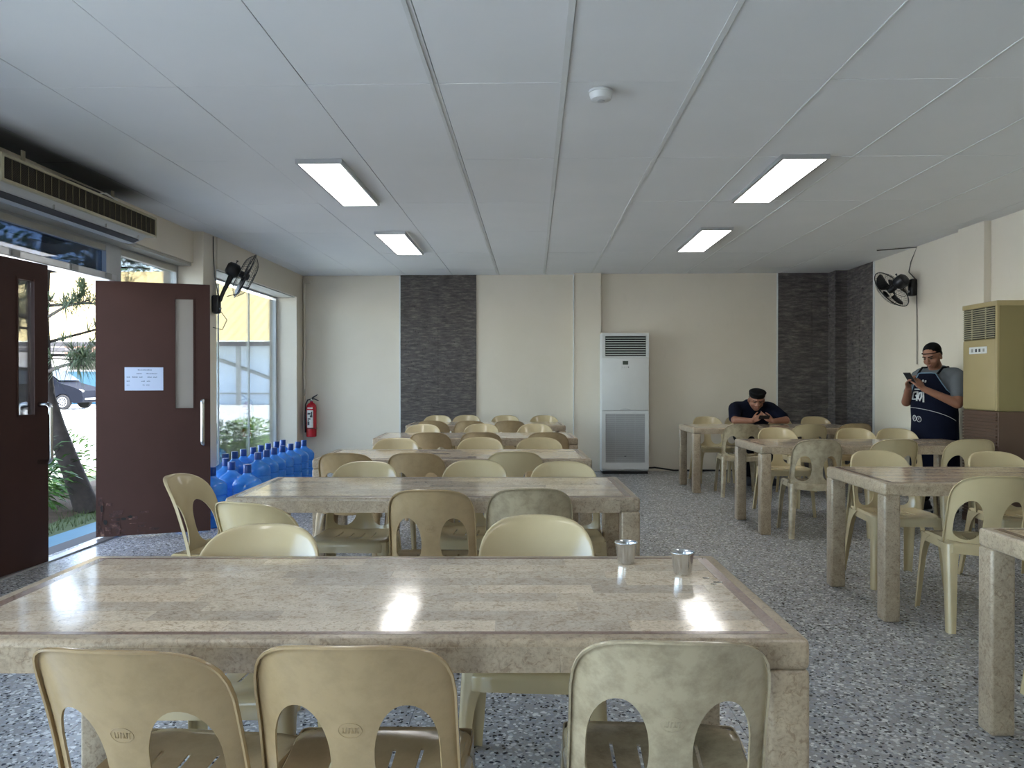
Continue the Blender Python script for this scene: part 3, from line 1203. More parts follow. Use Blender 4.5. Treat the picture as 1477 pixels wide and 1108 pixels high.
G1 = 'cream plastic chairs at the left tables'
G2 = 'cream plastic chairs at the right tables'
CH = [
    # foreground table
    (-0.75, 1.29, -4, 'cream plastic chair at the bottom left corner of the picture, back towards us', G1, 'chair_plastic_tan', True),
    (-0.335, 1.32, 1, 'cream plastic chair at the bottom, second from the left, brownish back', G1, 'chair_plastic_tan', True),
    (0.258, 1.36, -2, 'smudged dirty cream plastic chair at the near right of the foreground table', G1, 'chair_plastic_dirty', True),
    (-0.85, 2.42, 182, 'cream plastic chair facing us across the foreground table, the left one', G1, None, False),
    (0.015, 2.61, 178, 'cream plastic chair facing us across the foreground table, near the steel cups', G1, None, False),
    # second table
    (-1.765, 3.68, -93, 'cream plastic chair turned sideways in front of the open brown door', G1, None, False),
    (-1.115, 2.86, -18, 'cream plastic chair turned askew between the sideways chair and the foreground table', G1, None, False),
    (-0.445, 3.21, 0, 'tan cream plastic chair with two arched holes, near side of the second table, middle', G1, 'chair_plastic_tan', True),
    (-0.01, 3.26, 3, 'cream plastic chair with a grey smudge, near side of the second table, right', G1, 'chair_plastic_dirty', False),
    (-0.94, 4.31, 180, 'cream plastic chair facing us behind the second table, left of three', G1, None, False),
    (-0.33, 4.40, 180, 'cream plastic chair facing us behind the second table, middle of three', G1, None, False),
    (0.17, 4.34, 180, 'cream plastic chair facing us behind the second table, right of three', G1, None, False),
    # third
    (-1.21, 4.80, -2, 'shaded cream plastic chair at the near side of the third table, left of three', G1, 'chair_plastic_tan', False),
    (-0.76, 4.83, 0, 'shaded cream plastic chair at the near side of the third table, middle of three', G1, 'chair_plastic_tan', False),
    (-0.12, 4.93, 0, 'greenish shaded plastic chair at the near side of the third table, right of three', G1, None, False),
    (-1.08, 6.04, 180, 'cream plastic chair facing us behind the third table, left of three', G1, None, False),
    (-0.42, 6.13, 180, 'cream plastic chair facing us behind the third table, middle of three', G1, None, False),
    (0.05, 6.14, 180, 'cream plastic chair facing us behind the third table, right of three', G1, None, False),
    # fourth
    (-0.92, 6.70, 0, 'shaded cream plastic chair at the near side of the fourth table, left of three', G1, 'chair_plastic_tan', False),
    (-0.47, 6.76, 0, 'shaded cream plastic chair at the near side of the fourth table, middle of three', G1, 'chair_plastic_tan', False),
    (0.13, 6.76, 0, 'brownish plastic chair at the near side of the fourth table, right of three', G1, 'chair_plastic_tan', False),
    (-1.14, 7.91, 180, 'cream plastic chair facing us behind the fourth table, left of three', G1, None, False),
    (-0.54, 8.02, 180, 'cream plastic chair facing us behind the fourth table, middle of three', G1, None, False),
    (0.02, 8.04, 180, 'cream plastic chair facing us behind the fourth table, right of three', G1, None, False),
    # fifth
    (-1.16, 8.62, -6, 'yellowish plastic chair at the near side of the farthest left table, left of three', G1, 'chair_plastic_tan', False),
    (-0.72, 8.63, 0, 'yellowish plastic chair at the near side of the farthest left table, middle of three', G1, 'chair_plastic_tan', False),
    (-0.27, 8.68, 0, 'brownish plastic chair at the near side of the farthest left table, right of three', G1, 'chair_plastic_tan', False),
    (-1.24, 9.93, 180, 'cream plastic chair against the dark slate strip, leftmost of four', G1, None, False),
    (-0.87, 10.0, 180, 'cream plastic chair against the dark slate strip, second of four', G1, None, False),
    (-0.36, 9.95, 180, 'cream plastic chair behind the farthest left table, third of four', G1, None, False),
    (0.14, 9.95, 180, 'cream plastic chair behind the farthest left table, beside the wall pillar', G1, None, False),
    # right block, far table
    (2.19, 9.75, 184, 'cream plastic chair left of the seated man, behind his table', G2, None, False),
    (2.62, 9.80, 176, 'cream plastic chair the seated man sits on', G2, None, False),
    (3.07, 9.78, 180, 'cream plastic chair just right of the seated man', G2, None, False),
    (3.55, 9.76, 180, 'cream plastic chair in front of the dark slate corner, right of the seated man', G2, None, False),
    (2.22, 8.10, -4, 'cream plastic chair with its back to us in front of the seated man, left', G2, 'chair_plastic_dirty', False),
    (2.92, 8.05, 0, 'cream plastic chair with its back to us in front of the seated man, middle one', G2, None, False),
    (3.47, 8.22, 4, 'shaded plastic chair, back to us, at the right end of the seated man\'s table', G2, 'chair_plastic_tan', False),
    # right block, second from far
    (2.35, 7.48, 180, 'bright cream plastic chair facing us before the seated man\'s table, left of three', G2, None, False),
    (3.08, 7.44, 180, 'cream plastic chair facing us behind the third right table, middle of three', G2, None, False),
    (3.45, 7.38, 172, 'cream plastic chair facing us beside the standing man, right of three', G2, None, False),
    (2.23, 5.97, -6, 'pale dirty plastic chair, back to us, at the left end of the third right table', G2, 'chair_plastic_dirty', False),
    (2.86, 6.02, 0, 'cream plastic chair with its back to us in front of the standing man', G2, None, False),
    (3.46, 6.05, -4, 'cream plastic chair with its back to us beside the tan floor unit', G2, None, False),
    # right block, third
    (2.24, 5.08, 180, 'cream plastic chair facing us behind the near right table, the left one', G2, None, False),
    (2.96, 5.02, 180, 'cream plastic chair facing us behind the near right table, at the picture\'s right edge', G2, None, False),
    (2.26, 3.74, -8, 'cream plastic chair standing out from the near right table, back towards us', G2, None, False),
    # nearest right table
    (2.17, 3.12, 178, 'cream plastic chair cut by the right edge of the picture, behind the nearest right table', G2, None, False),
]
for c in CH:
    chair(*c)
for ch in list(chair0.children):
    bpy.data.objects.remove(ch)
bpy.data.objects.remove(chair0)

# ------------------------------------------------------------------ steel cups and droplets
def cup(x, y, rz, label):
    t = empty('steel_cup', (x, y, TZ + 0.0005), rz, label, 'cup', 'steel cups on the foreground table')
    pr = [(0.0, 0.0), (0.0215, 0.0), (0.0235, 0.003), (0.0245, 0.01), (0.0298, 0.054), (0.0325, 0.058), (0.0333, 0.060), (0.0325, 0.0615), (0.0312, 0.060), (0.0285, 0.053), (0.0225, 0.006), (0.0, 0.005)]
    obj('bowl', lathe(BM(), pr, 40, cap=False), 'steel', t, smooth=True)
    bm = BM()
    n = 36
    tube(bm, [(0.0328 * math.cos(2 * PI * k / n), 0.0328 * math.sin(2 * PI * k / n), 0.0603) for k in range(n)], 0.0012, 6, closed=True)
    obj('rim', bm, 'steel', t, smooth='all')


cup(0.268, 2.205, 0, 'small steel cup on the foreground table, the farther left one')
cup(0.407, 2.085, 0.6, 'small steel cup on the foreground table, the nearer right one')
for i, (x, y, r) in enumerate(((0.462, 2.045, 0.006), (0.484, 2.005, 0.008), (0.468, 1.985, 0.005))):
    bm = lathe(BM(), [(r, 0.0), (r * 0.95, 0.0008), (r * 0.6, 0.0016), (r * 0.15, 0.002)], 18)
    o = obj('water_drop', bm, 'water_drop', None, smooth='all', loc=(x, y, TZ + 0.0002))
    o.scale = (1.6, 0.9, 1)
    tag(o, ('clear water drop behind the others beside the right steel cup', 'clear largest water drop right of the steel cup', 'clear smallest water drop nearest the table corner')[i], 'water drop', 'water drops beside the cup')

# ------------------------------------------------------------------ bottles
def make_bottle():
    t = empty('water_bottle')
    R = 0.125
    pr = [(0.0, 0.0), (0.106, 0.0), (0.119, 0.006), (R, 0.02), (R, 0.075)]
    for z in (0.085, 0.17, 0.255):
        pr += [(R, z), (R - 0.010, z + 0.006), (R - 0.010, z + 0.016), (R, z + 0.022), (R, z + 0.06)]
    pr += [(R, 0.335), (R - 0.008, 0.355), (R - 0.028, 0.378), (R - 0.062, 0.398), (0.045, 0.412), (0.034, 0.425), (0.030, 0.44), (0.029, 0.452)]
    obj('body', lathe(BM(), pr, 32), 'blue_bottle', t, smooth=True)
    obj('neck', lathe(BM(), [(0.029, 0.452), (0.033, 0.456), (0.033, 0.462), (0.028, 0.466), (0.028, 0.474)], 20), 'blue_bottle', t, smooth=True)
    obj('cap', lathe(BM(), [(0.0335, 0.432), (0.034, 0.438), (0.0335, 0.500), (0.031, 0.505), (0.0, 0.506)], 20, cap=False), 'bottle_cap', t, smooth=True)
    return t


GB = 'blue water bottles along the window'
BT = []
ord_ = ('farthest', 'second farthest', 'third farthest', 'fourth farthest', 'fifth farthest', 'sixth farthest', 'seventh farthest', 'eighth farthest')
for i in range(8):
    BT.append((-3.105 + 0.008 * math.sin(i * 2.1), 9.36 - 0.254 * i, 'blue water bottle in the row touching the window, %s from the camera' % ord_[i]))
for i in range(7):
    BT.append((-2.835 + 0.008 * math.sin(i * 1.3), 9.34 - 0.266 * i, 'blue water bottle in the inner row nearer the tables, %s from the camera' % ord_[i]))
BT += [(-2.74, 6.84, 'blue water bottle standing loose before the rows, behind the table corner, left one'),
       (-2.515, 6.63, 'blue water bottle standing loose nearest the table corner'),
       (-2.74, 6.42, 'blue water bottle just behind the free edge of the open door'),
       (-3.02, 6.62, 'blue water bottle half hidden behind the open door'),
       (-2.92, 7.15, 'blue water bottle between the window row and the loose bottles')]
b0 = make_bottle()
for i, (x, y, lab) in enumerate(BT):
    o = b0 if i == 0 else copy_tree(b0)
    o.location = (x, y, 0)
    o.rotation_euler = (0, 0, random.uniform(0, 6))
    tag(o, lab, 'bottle', GB)

# ------------------------------------------------------------------ fire extinguisher
fe = empty('fire_extinguisher', (-3.078, 10.49, 0.46), 0, 'red fire extinguisher hanging in the back left corner', 'extinguisher')
obj('cylinder', lathe(BM(), [(0.0, 0.0), (0.062, 0.0), (0.07, 0.008), (0.07, 0.40), (0.066, 0.43), (0.045, 0.46), (0.022, 0.475), (0.02, 0.49)], 28), 'red_enamel', fe, smooth=True)
bm = BM()
for k0, k1, z0, z1 in ((-130, -55, 0.13, 0.37),):
    n = 10
    V = []
    for k in range(n + 1):
        a = math.radians(lerp(k0, k1, k / n))
        V.append((bm.verts.new((0.0712 * math.cos(a), 0.0712 * math.sin(a), z0)), bm.verts.new((0.0712 * math.cos(a), 0.0712 * math.sin(a), z1))))
    for A, B in zip(V, V[1:]):
        bm.faces.new((A[0], B[0], B[1], A[1]))
obj('label_sheet', bm, 'label_white', fe)
bm = BM()
for (a0, a1, z0, z1) in ((-122, -96, 0.165, 0.215), (-118, -84, 0.24, 0.26), (-92, -64, 0.27, 0.30), (-122, -84, 0.31, 0.335), (-80, -66, 0.30, 0.35), (-118, -100, 0.225, 0.235)):
    V = []
    for k in range(6):
        a = math.radians(lerp(a0, a1, k / 5))
        V.append((bm.verts.new((0.0716 * math.cos(a), 0.0716 * math.sin(a), z0)), bm.verts.new((0.0716 * math.cos(a), 0.0716 * math.sin(a), z1))))
    for A, B in zip(V, V[1:]):
        bm.faces.new((A[0], B[0], B[1], A[1]))
obj('label_print', bm, 'label_dark', fe)
bm = BM()
V = []
for k in range(10):
    a = math.radians(lerp(-125, -60, k / 9))
    V.append((bm.verts.new((0.0714 * math.cos(a), 0.0714 * math.sin(a), 0.392)), bm.verts.new((0.0714 * math.cos(a), 0.0714 * math.sin(a), 0.408))))
for A, B in zip(V, V[1:]):
    bm.faces.new((A[0], B[0], B[1], A[1]))
obj('top_band', bm, 'label_white', fe)
obj('valve', lathe(BM(), [(0.014, 0.488), (0.017, 0.50), (0.014, 0.53), (0.008, 0.535)], 12), 'steel', fe, smooth=True)
bm = BM()
tube(bm, [(-0.015, 0, 0.515), (0.03, 0, 0.55), (0.085, 0, 0.585)], [0.010, 0.011, 0.006], 8)
obj('lever', bm, 'black_plastic', fe, smooth=True)
bm = BM()
tube(bm, [(-0.01, 0, 0.52), (0.04, 0, 0.525), (0.10, 0, 0.50)], [0.009, 0.009, 0.006], 8)
obj('handle', bm, 'black_plastic', fe, smooth=True)
bm = BM()
tube(bm, [(-0.012, 0, 0.52), (-0.05, -0.01, 0.51), (-0.078, -0.015, 0.45), (-0.083, -0.02, 0.3), (-0.08, -0.02, 0.16), (-0.077, -0.02, 0.06)], [0.009, 0.0095, 0.0095, 0.0095, 0.011, 0.013], 8)
obj('hose', bm, 'black_plastic', fe, smooth=True)
n = 24
obj('strap', tube(BM(), [(0.0725 * math.cos(2 * PI * k / n) * 1.02, 0.0725 * math.sin(2 * PI * k / n), 0.118) for k in range(n)], 0.005, 6, closed=True), 'black_plastic', fe, smooth='all')
obj('wall_bracket', bbox(-0.03, 0.03, 0.068, 0.10, 0.1, 0.42, 0.004), 'black_plastic', fe)

# corner conduit
cd = empty('corner_conduit', (-3.20, 10.575, 0), 0, 'cream pipe running down the back left corner above the extinguisher', 'pipe')
obj('pipe', tube(BM(), [(0, 0, 0.95), (0, 0, ZC - 0.01)], 0.014, 10), 'wall_paint', cd, smooth=True)
obj('branch', bbox(-0.01, 0.085, -0.02, 0.02, 2.60, 2.63, 0.004), 'wall_paint', cd)
obj('hook', tube(BM(), [(0.01, -0.012, 1.12), (0.02, -0.05, 1.10), (0.02, -0.055, 1.06), (0.01, -0.03, 1.03)], 0.004, 6), 'grey_metal', cd, smooth=True)

# ------------------------------------------------------------------ white floor-standing air conditioner
ac = empty('air_conditioner', (1.222, 10.13, 0), 0, 'tall white floor-standing air conditioner against the back wall', 'air conditioner')
W2, AD, AH = 0.31, 0.36, 1.87
obj('base', bbox(-W2 + 0.01, W2 - 0.01, 0.01, AD - 0.01, 0, 0.035, 0.004), 'recess_black', ac)
bm = BM()
box(bm, -W2, W2, 0.04, AD, 0.03, AH)
bmesh.ops.bevel(bm, geom=[e_ for e_ in bm.edges if abs(e_.verts[0].co.x - e_.verts[1].co.x) < 1e-4 and abs(e_.verts[0].co.y - e_.verts[1].co.y) < 1e-4], offset=0.015, segments=3, affect='EDGES')
obj('cabinet', bm, 'white_plastic', ac, smooth=True)
# front frame pieces around outlet
fz0, fz1 = 1.565, 1.83
bm = BM()
box(bm, -W2, -W2 + 0.045, 0.0, 0.045, fz0 - 0.02, AH)
box(bm, W2 - 0.035, W2, 0.0, 0.045, fz0 - 0.02, AH)
box(bm, -W2 + 0.045, W2 - 0.035, 0.0, 0.045, fz1, AH)
box(bm, -W2 + 0.045, W2 - 0.035, 0.0, 0.045, fz0 - 0.02, fz0)
obj('outlet_frame', bm, 'white_plastic', ac)
obj('outlet_recess', bbox(-W2 + 0.045, W2 - 0.035, 0.034, 0.044, fz0, fz1), 'recess_black', ac)
me_l = None
for k in range(8):
    z = fz0 + 0.022 + k * 0.031
    bm = BM()
    n = 8
    x0, x1 = -W2 + 0.05, W2 - 0.04
    R_ = []
    for i in range(n + 1):
        x = lerp(x0, x1, i / n)
        y = 0.012 - 0.008 * (1 - (2 * i / n - 1) ** 2)
        R_.append([bm.verts.new(c) for c in ((x, y, -0.006), (x, y - 0.002, 0.0), (x, y + 0.014, 0.007), (x, y + 0.016, 0.003))])
    for A, B in zip(R_, R_[1:]):
        for q in range(4):
            bm.faces.new((A[q], A[(q + 1) % 4], B[(q + 1) % 4], B[q]))
    bm.faces.new(R_[0][::-1])
    bm.faces.new(R_[-1])
    o = obj('louvre', bm, 'white_plastic', ac)
    if me_l is None:
        me_l = o.data
    else:
        o.data = me_l
    o.location = (0, 0, z)
obj('upper_panel', bbox(-W2, W2, 0.0, 0.042, 0.842, fz0 - 0.022, 0.006), 'white_plastic', ac, smooth=True)
pn = obj('control_panel', bbox(-0.055, 0.055, -0.004, 0.004, 1.39, 1.515, 0.003), 'white_plastic', ac)
obj('display', bbox(-0.036, 0.036, -0.0065, 0.0, 1.452, 1.50), 'lcd', pn)
for k in range(4):
    obj('button', bbox(-0.045 + k * 0.026, -0.030 + k * 0.026, -0.0062, 0.0, 1.412 - 0.004 * (k == 1), 1.424, 0.001), 'grille_white' if k < 3 else 'label_dark', pn)
bm = tube(BM(), [(-0.07, -0.003, 0.853), (-0.04, -0.006, 0.861), (0.0, -0.007, 0.864), (0.04, -0.006, 0.861), (0.07, -0.003, 0.853)], 0.004, 6)
obj('finger_pull', bm, 'grille_white', ac, smooth=True)
bm = BM()
lz0, lz1 = 0.15, 0.80
box(bm, -W2, -W2 + 0.05, 0.0, 0.042, 0.06, 0.838)
box(bm, W2 - 0.05, W2, 0.0, 0.042, 0.06, 0.838)
box(bm, -W2 + 0.05, W2 - 0.05, 0.0, 0.042, lz1, 0.838)
box(bm, -W2 + 0.05, W2 - 0.05, 0.0, 0.042, 0.06, lz0)
lp = obj('lower_panel', bm, 'white_plastic', ac)
obj('intake_back', bbox(-W2 + 0.05, W2 - 0.05, 0.02, 0.04, lz0, lz1), 'grille_dim', ac)
bm = BM()
nz = 46
for k in range(nz):
    z = lerp(lz0 + 0.003, lz1 - 0.003, k / (nz - 1))
    vs, _ = box(bm, -W2 + 0.05, W2 - 0.05, 0.004, 0.012, z - 0.0035, z + 0.0045)
for x in (-0.13, 0.0, 0.13):
    box(bm, x - 0.0015, x + 0.0015, 0.004, 0.014, lz0, lz1)
g = obj('intake_grille', bm, 'grille_white', ac)
g['kind'] = 'stuff'
obj('badge', bbox(-0.012, 0.012, 0.001, 0.004, 0.232, 0.24), 'label_dark', ac)
# cable along the wall foot
o = obj('floor_cable', tube(BM(), [(1.54, 10.40, 0.05), (1.66, 10.42, 0.055), (1.78, 10.45, 0.035), (1.92, 10.47, 0.012), (2.2, 10.48, 0.011), (2.6, 10.49, 0.011), (3.2, 10.48, 0.011)], 0.011, 8), 'black_plastic', None, smooth=True)
tag(o, 'black cable lying on the floor along the back wall beside the white air conditioner', 'cable')

# ------------------------------------------------------------------ tan floor unit at the right wall
ta = empty('tan_air_conditioner', (3.85, 6.43, 0), 0, 'old tan and brown floor-standing air conditioner against the right wall', 'air conditioner')
TW, TDp, TH = 0.51, 0.34, 1.905
obj('lower_cabinet', bbox(0.012, TDp, 0.0, TW, 0.0, 0.985, 0.006), 'brown_plastic', ta)
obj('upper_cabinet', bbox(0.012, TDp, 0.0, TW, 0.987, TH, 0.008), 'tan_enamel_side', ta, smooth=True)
# front face is local -X
obj('front_panel', bbox(0.0, 0.014, 0.03, TW - 0.01, 1.0, 1.59, 0.004), 'tan_enamel', ta, smooth=True)
obj('edge_strip', bbox(-0.001, 0.018, -0.002, 0.028, 0.99, TH - 0.004, 0.003), 'tan_enamel', ta, smooth=True)
obj('outlet_back', bbox(0.006, 0.016, 0.035, TW - 0.015, 1.60, 1.865), 'recess_black', ta)
for k in range(14):
    z = 1.61 + k * 0.0186
    o = obj('louvre', bbox(-0.006, 0.008, 0.035, TW - 0.015, -0.002, 0.003), 'cream_metal', ta, loc=(0, 0, z))
    o.rotation_euler = (0, 0.35, 0)
for y in (0.16, 0.36):
    obj('louvre_post', bbox(-0.004, 0.004, y, y + 0.006, 1.60, 1.865), 'cream_metal', ta)
obj('top_cap', bbox(-0.004, TDp, -0.004, TW + 0.002, 1.868, TH + 0.006, 0.006), 'tan_enamel', ta, smooth=True)
cp = obj('control_panel', bbox(-0.005, 0.003, 0.14, 0.40, 1.475, 1.535, 0.004), 'white_plastic', ta)
for y in (0.18, 0.24, 0.29, 0.35):
    obj('button', bbox(-0.008, 0.0, y - 0.012, y + 0.012, 1.49, 1.518, 0.001), 'label_dark' if y in (0.24, 0.29) else 'grey_metal', cp)
bm = BM()
for k in range(34):
    z = 0.06 + k * 0.0272
    box(bm, -0.004, 0.013, 0.012, TW - 0.012, z, z + 0.014)
g = obj('intake_slats', bm, 'brown_plastic', ta)
g['kind'] = 'stuff'
obj('front_foot', bbox(-0.002, 0.013, 0.0, TW, 0.0, 0.055, 0.003), 'brown_plastic', ta)

# ------------------------------------------------------------------ air curtain over the doors
ak = empty('air_curtain', (-3.05, 4.29, 2.40), 0, 'long cream air curtain with dark grille mounted over the doors', 'air curtain')
AL = 1.80
bm = BM()
box(bm, -0.24, -0.012, 0, AL, 0.0, 0.158)
obj('housing', bm, 'cream_metal', ak)
bm = BM()
box(bm, -0.012, 0.004, 0, AL, 0.143, 0.16)
box(bm, -0.012, 0.004, 0, AL, -0.002, 0.014)
box(bm, -0.012, 0.004, 0, 0.02, 0.014, 0.143)
box(bm, -0.012, 0.004, AL - 0.014, AL, 0.014, 0.143)
obj('grille_frame', bm, 'cream_metal', ak)
obj('grille_back', bbox(-0.014, -0.008, 0.02, AL - 0.014, 0.014, 0.143), 'dark_gap', ak)
bm = BM()
for k in range(22):
    z = 0.018 + k * 0.0058
    box(bm, -0.008, -0.003, 0.02, AL - 0.014, z, z + 0.0018)
g = obj('grille_slats', bm, 'grille_brown', ak)
g['kind'] = 'stuff'
for k in range(1, 24):
    y = 0.02 + (AL - 0.034) * k / 24
    w = 0.006 if k in (11, 17) else 0.0025
    obj('grille_bar', bbox(-0.0035, 0.0, y - w / 2, y + w / 2, 0.014, 0.143), 'bar_tan', ak)
# discharge box under it, sloping
bm = BM()
L0, L1 = 0.0, AL - 0.10
sec = [(-0.24, 0.0), (-0.03, 0.0), (-0.06, -0.03), (-0.13, -0.062), (-0.17, -0.066), (-0.24, -0.05)]
A = [bm.verts.new((x, L0, z)) for x, z in sec]
B = [bm.verts.new((x, L1, z)) for x, z in sec]
for k in range(len(sec)):
    bm.faces.new((A[k], A[(k + 1) % len(sec)], B[(k + 1) % len(sec)], B[k]))
bm.faces.new(A[::-1])
bm.faces.new(B)
obj('outlet_box', bm, 'grille_white', ak)
bm = BM()
M_ = Matrix.Translation((-0.095, 0, -0.0495)) @ Matrix.Rotation(math.radians(-24.6), 4, 'Y')
box(bm, -0.030, 0.022, 0.0, L1 - 0.03, -0.002, 0.0025, M_)
obj('outlet_slot', bm, 'label_dark', ak)
for y in (0.55, 1.15, 1.6):
    obj('slot_bracket', bbox(-0.052, -0.046, y, y + 0.012, -0.045, -0.006), 'grey_metal', ak)
obj('hanger', bbox(-0.16, -0.15, 0.40, 0.43, 0.158, 0.29), 'cream_metal', ak)
obj('hanger', bbox(-0.16, -0.15, 1.42, 1.45, 0.158, 0.29), 'cream_metal', ak)
bm = BM()
tube(bm, [(-0.06, 0.62, 0.175), (-0.08, 0.8, 0.19), (-0.06, 0.95, 0.182), (-0.09, 1.1, 0.20), (-0.07, 1.3, 0.18)], 0.014, 8)
obj('pipe', bm, 'black_plastic', ak, smooth=True)
obj('wire', tube(BM(), [(0.0, 1.00, 0.163), (-0.005, 1.08, 0.185), (0.004, 1.18, 0.166), (-0.01, 1.24, 0.172)], 0.005, 6), 'label_white', ak, smooth=True)

# ------------------------------------------------------------------ wall fans
def make_fan(name, mount, head, axis, R, label, wall_n, cords):
    """mount : bracket centre on the wall ; head : cage centre ; axis : blowing direction ; wall_n : direction out of the wall"""
    t = empty(name, mount, 0, label, 'fan')
    m = Vector(mount)
    h = Vector(head) - m
    ax = Vector(axis).normalized()
    q = ax.to_track_quat('Z', 'Y').to_matrix().to_4x4()
    MT = Matrix.Translation(h) @ q
    n = Vector(wall_n)
    side = Vector((0, 1, 0))
    # bracket
    bm = bbox(-0.035, 0.035, -0.045, 0.045, -0.10, 0.085, 0.018, 3)
    bmesh.ops.translate(bm, verts=bm.verts[:], vec=n * 0.037)
    br = obj('wall_bracket', bm, 'black_plastic', t, smooth=True)
    knob = BM()
    lathe(knob, [(0.012, 0), (0.012, 0.012), (0.009, 0.016)], 12)
    bmesh.ops.transform(knob, matrix=Matrix.Translation(n * 0.072 + Vector((0, 0, -0.05))) @ n.to_track_quat('Z', 'Y').to_matrix().to_4x4(), verts=knob.verts[:])
    obj('knob', knob, 'grey_metal', br, smooth=True)
    # motor behind the cage
    bm = BM()
    lathe(bm, [(0.0, -0.20), (0.045, -0.198), (0.068, -0.18), (0.075, -0.14), (0.072, -0.09), (0.05, -0.065), (0.0, -0.06)], 24, cap=False)
    bmesh.ops.transform(bm, matrix=MT, verts=bm.verts[:])
    mo = obj('motor', bm, 'black_plastic', t, smooth=True)
    bm = BM()
    up = (q @ Vector((0, 1, 0)))
    if up.z < 0:
        up = -up
    c0 = h - ax * 0.13
    tube(bm, [c0 + up * 0.07, c0 + up * 0.10], [0.005, 0.005], 8)
    tube(bm, [c0 + up * 0.098, c0 + up * 0.108], [0.011, 0.011], 8)
    obj('swivel_pin', bm, 'black_plastic', mo, smooth=True)
    # arm
    e0 = n * 0.07 + Vector((0, 0, 0.03))
    e1 = h - ax * 0.12 - up * 0.05
    bm = tube(BM(), [e0, e0.lerp(e1, 0.35) + Vector((0, 0, 0.01)), e0.lerp(e1, 0.75), e1], [0.022, 0.019, 0.026, 0.03], 12)
    obj('arm', bm, 'black_plastic', t, smooth=True)
    # cage : rings and wires
    bm = BM()

    def ring(r, z, rad, n_=40):
        tube(bm, [MT @ Vector((r * math.cos(2 * PI * k / n_), r * math.sin(2 * PI * k / n_), z)) for k in range(n_)], rad, 6, closed=True)
    ring(R, 0.0, 0.0055)
    ring(R * 0.62, 0.062, 0.0018)
    ring(R * 0.62, -0.058, 0.0018)
    ring(R * 0.3, 0.078, 0.0018)
    ring(R * 0.34, -0.066, 0.0018)
    nw = 40
    for k in range(nw):
        a = 2 * PI * k / nw
        pts = []
        for j in range(9):
            b = j / 8
            r = lerp(R, 0.04, b)
            z = 0.082 * math.sin(min(1, b * 1.5) * PI / 2)
            aa = a + 0.25 * b
            pts.append(MT @ Vector((r * math.cos(aa), r * math.sin(aa), z)))
        tube(bm, pts, 0.0011, 4, caps=False)
        pts = []
        for j in range(7):
            b = j / 6
            r = lerp(R, 0.07, b)
            z = -0.066 * math.sin(min(1, b * 1.5) * PI / 2)
            pts.append(MT @ Vector((r * math.cos(a), r * math.sin(a), z)))
        tube(bm, pts, 0.0011, 4, caps=False)
    cage = obj('cage', bm, 'black_wire', t, smooth='all')
    bm = lathe(BM(), [(0.04, 0.080), (0.04, 0.088), (0.0, 0.09)], 20, cap=False)
    bmesh.ops.transform(bm, matrix=MT, verts=bm.verts[:])
    obj('centre_badge', bm, 'black_plastic', cage, smooth=True)
    # hub and three blades
    bm = lathe(BM(), [(0.035, -0.06), (0.038, 0.02), (0.03, 0.04), (0.0, 0.045)], 20)
    bmesh.ops.transform(bm, matrix=MT, verts=bm.verts[:])
    obj('hub', bm, 'black_plastic', t, smooth=True)
    for bl in range(3):
        bm = BM()
        a0 = bl * 2 * PI / 3 + 0.4
        V = []
        for i in range(9):
            r = lerp(0.032, R * 0.88, i / 8)
            half = 0.24 + 0.42 * math.sin(min(1, i / 8 * 1.15) * PI / 2)
            if i == 8:
                half *= 0.8
            row = []
            for j in range(7):
                s = j / 6 * 2 - 1
                a = a0 + s * half + 0.3 * i / 8
                row.append(bm.verts.new(MT @ Vector((r * math.cos(a), r * math.sin(a), -s * (0.022 - 0.004 * i / 8)))))
            V.append(row)
        for A, B in zip(V, V[1:]):
            for j in range(6):
                bm.faces.new((A[j], A[j + 1], B[j + 1], B[j]))
        o = obj('blade', bm, 'black_plastic', t, smooth='all')
        solid(o, 0.003)
    for pts, r in cords:
        bm = tube(BM(), [Vector(p) - m for p in pts], r, 6)
        obj('cord', bm, 'cord_grey', t, smooth=True)
    return t


make_fan('wall_fan', (-3.24, 7.62, 2.02), (-2.955, 7.74, 2.315), (0.80, 0.42, -0.42), 0.245,
         'black wall fan on the left pillar tilted towards the tables', (1, 0, 0),
         [([(-3.235, 7.62, 2.70), (-3.232, 7.62, 2.5), (-3.225, 7.63, 2.3), (-3.20, 7.66, 2.10)], 0.006),
          ([(-3.20, 7.66, 1.98), (-3.12, 7.68, 1.86), (-3.16, 7.66, 1.76), (-3.232, 7.60, 1.78)], 0.004),
          ([(-3.12, 7.68, 2.10), (-3.02, 7.70, 2.13), (-2.97, 7.68, 2.20)], 0.004)])
make_fan('wall_fan', (X_WR - 0.001, 8.48, 2.27), (3.955, 8.52, 2.25), (-0.40, 0.66, -0.50), 0.235,
         'black wall fan on the right wall above the standing man', (-1, 0, 0),
         [([(X_WR - 0.008, 8.47, 2.35), (X_WR - 0.02, 8.60, 2.45), (X_WR - 0.012, 8.57, 2.56), (X_WR - 0.008, 8.45, 2.70), (X_WR - 0.35, 8.65, 2.70)], 0.006),
          ([(X_WR - 0.008, 8.45, 2.20), (X_WR - 0.008, 8.44, 1.9), (X_WR - 0.012, 8.43, 1.6), (X_WR - 0.012, 8.43, 1.42)], 0.005)])

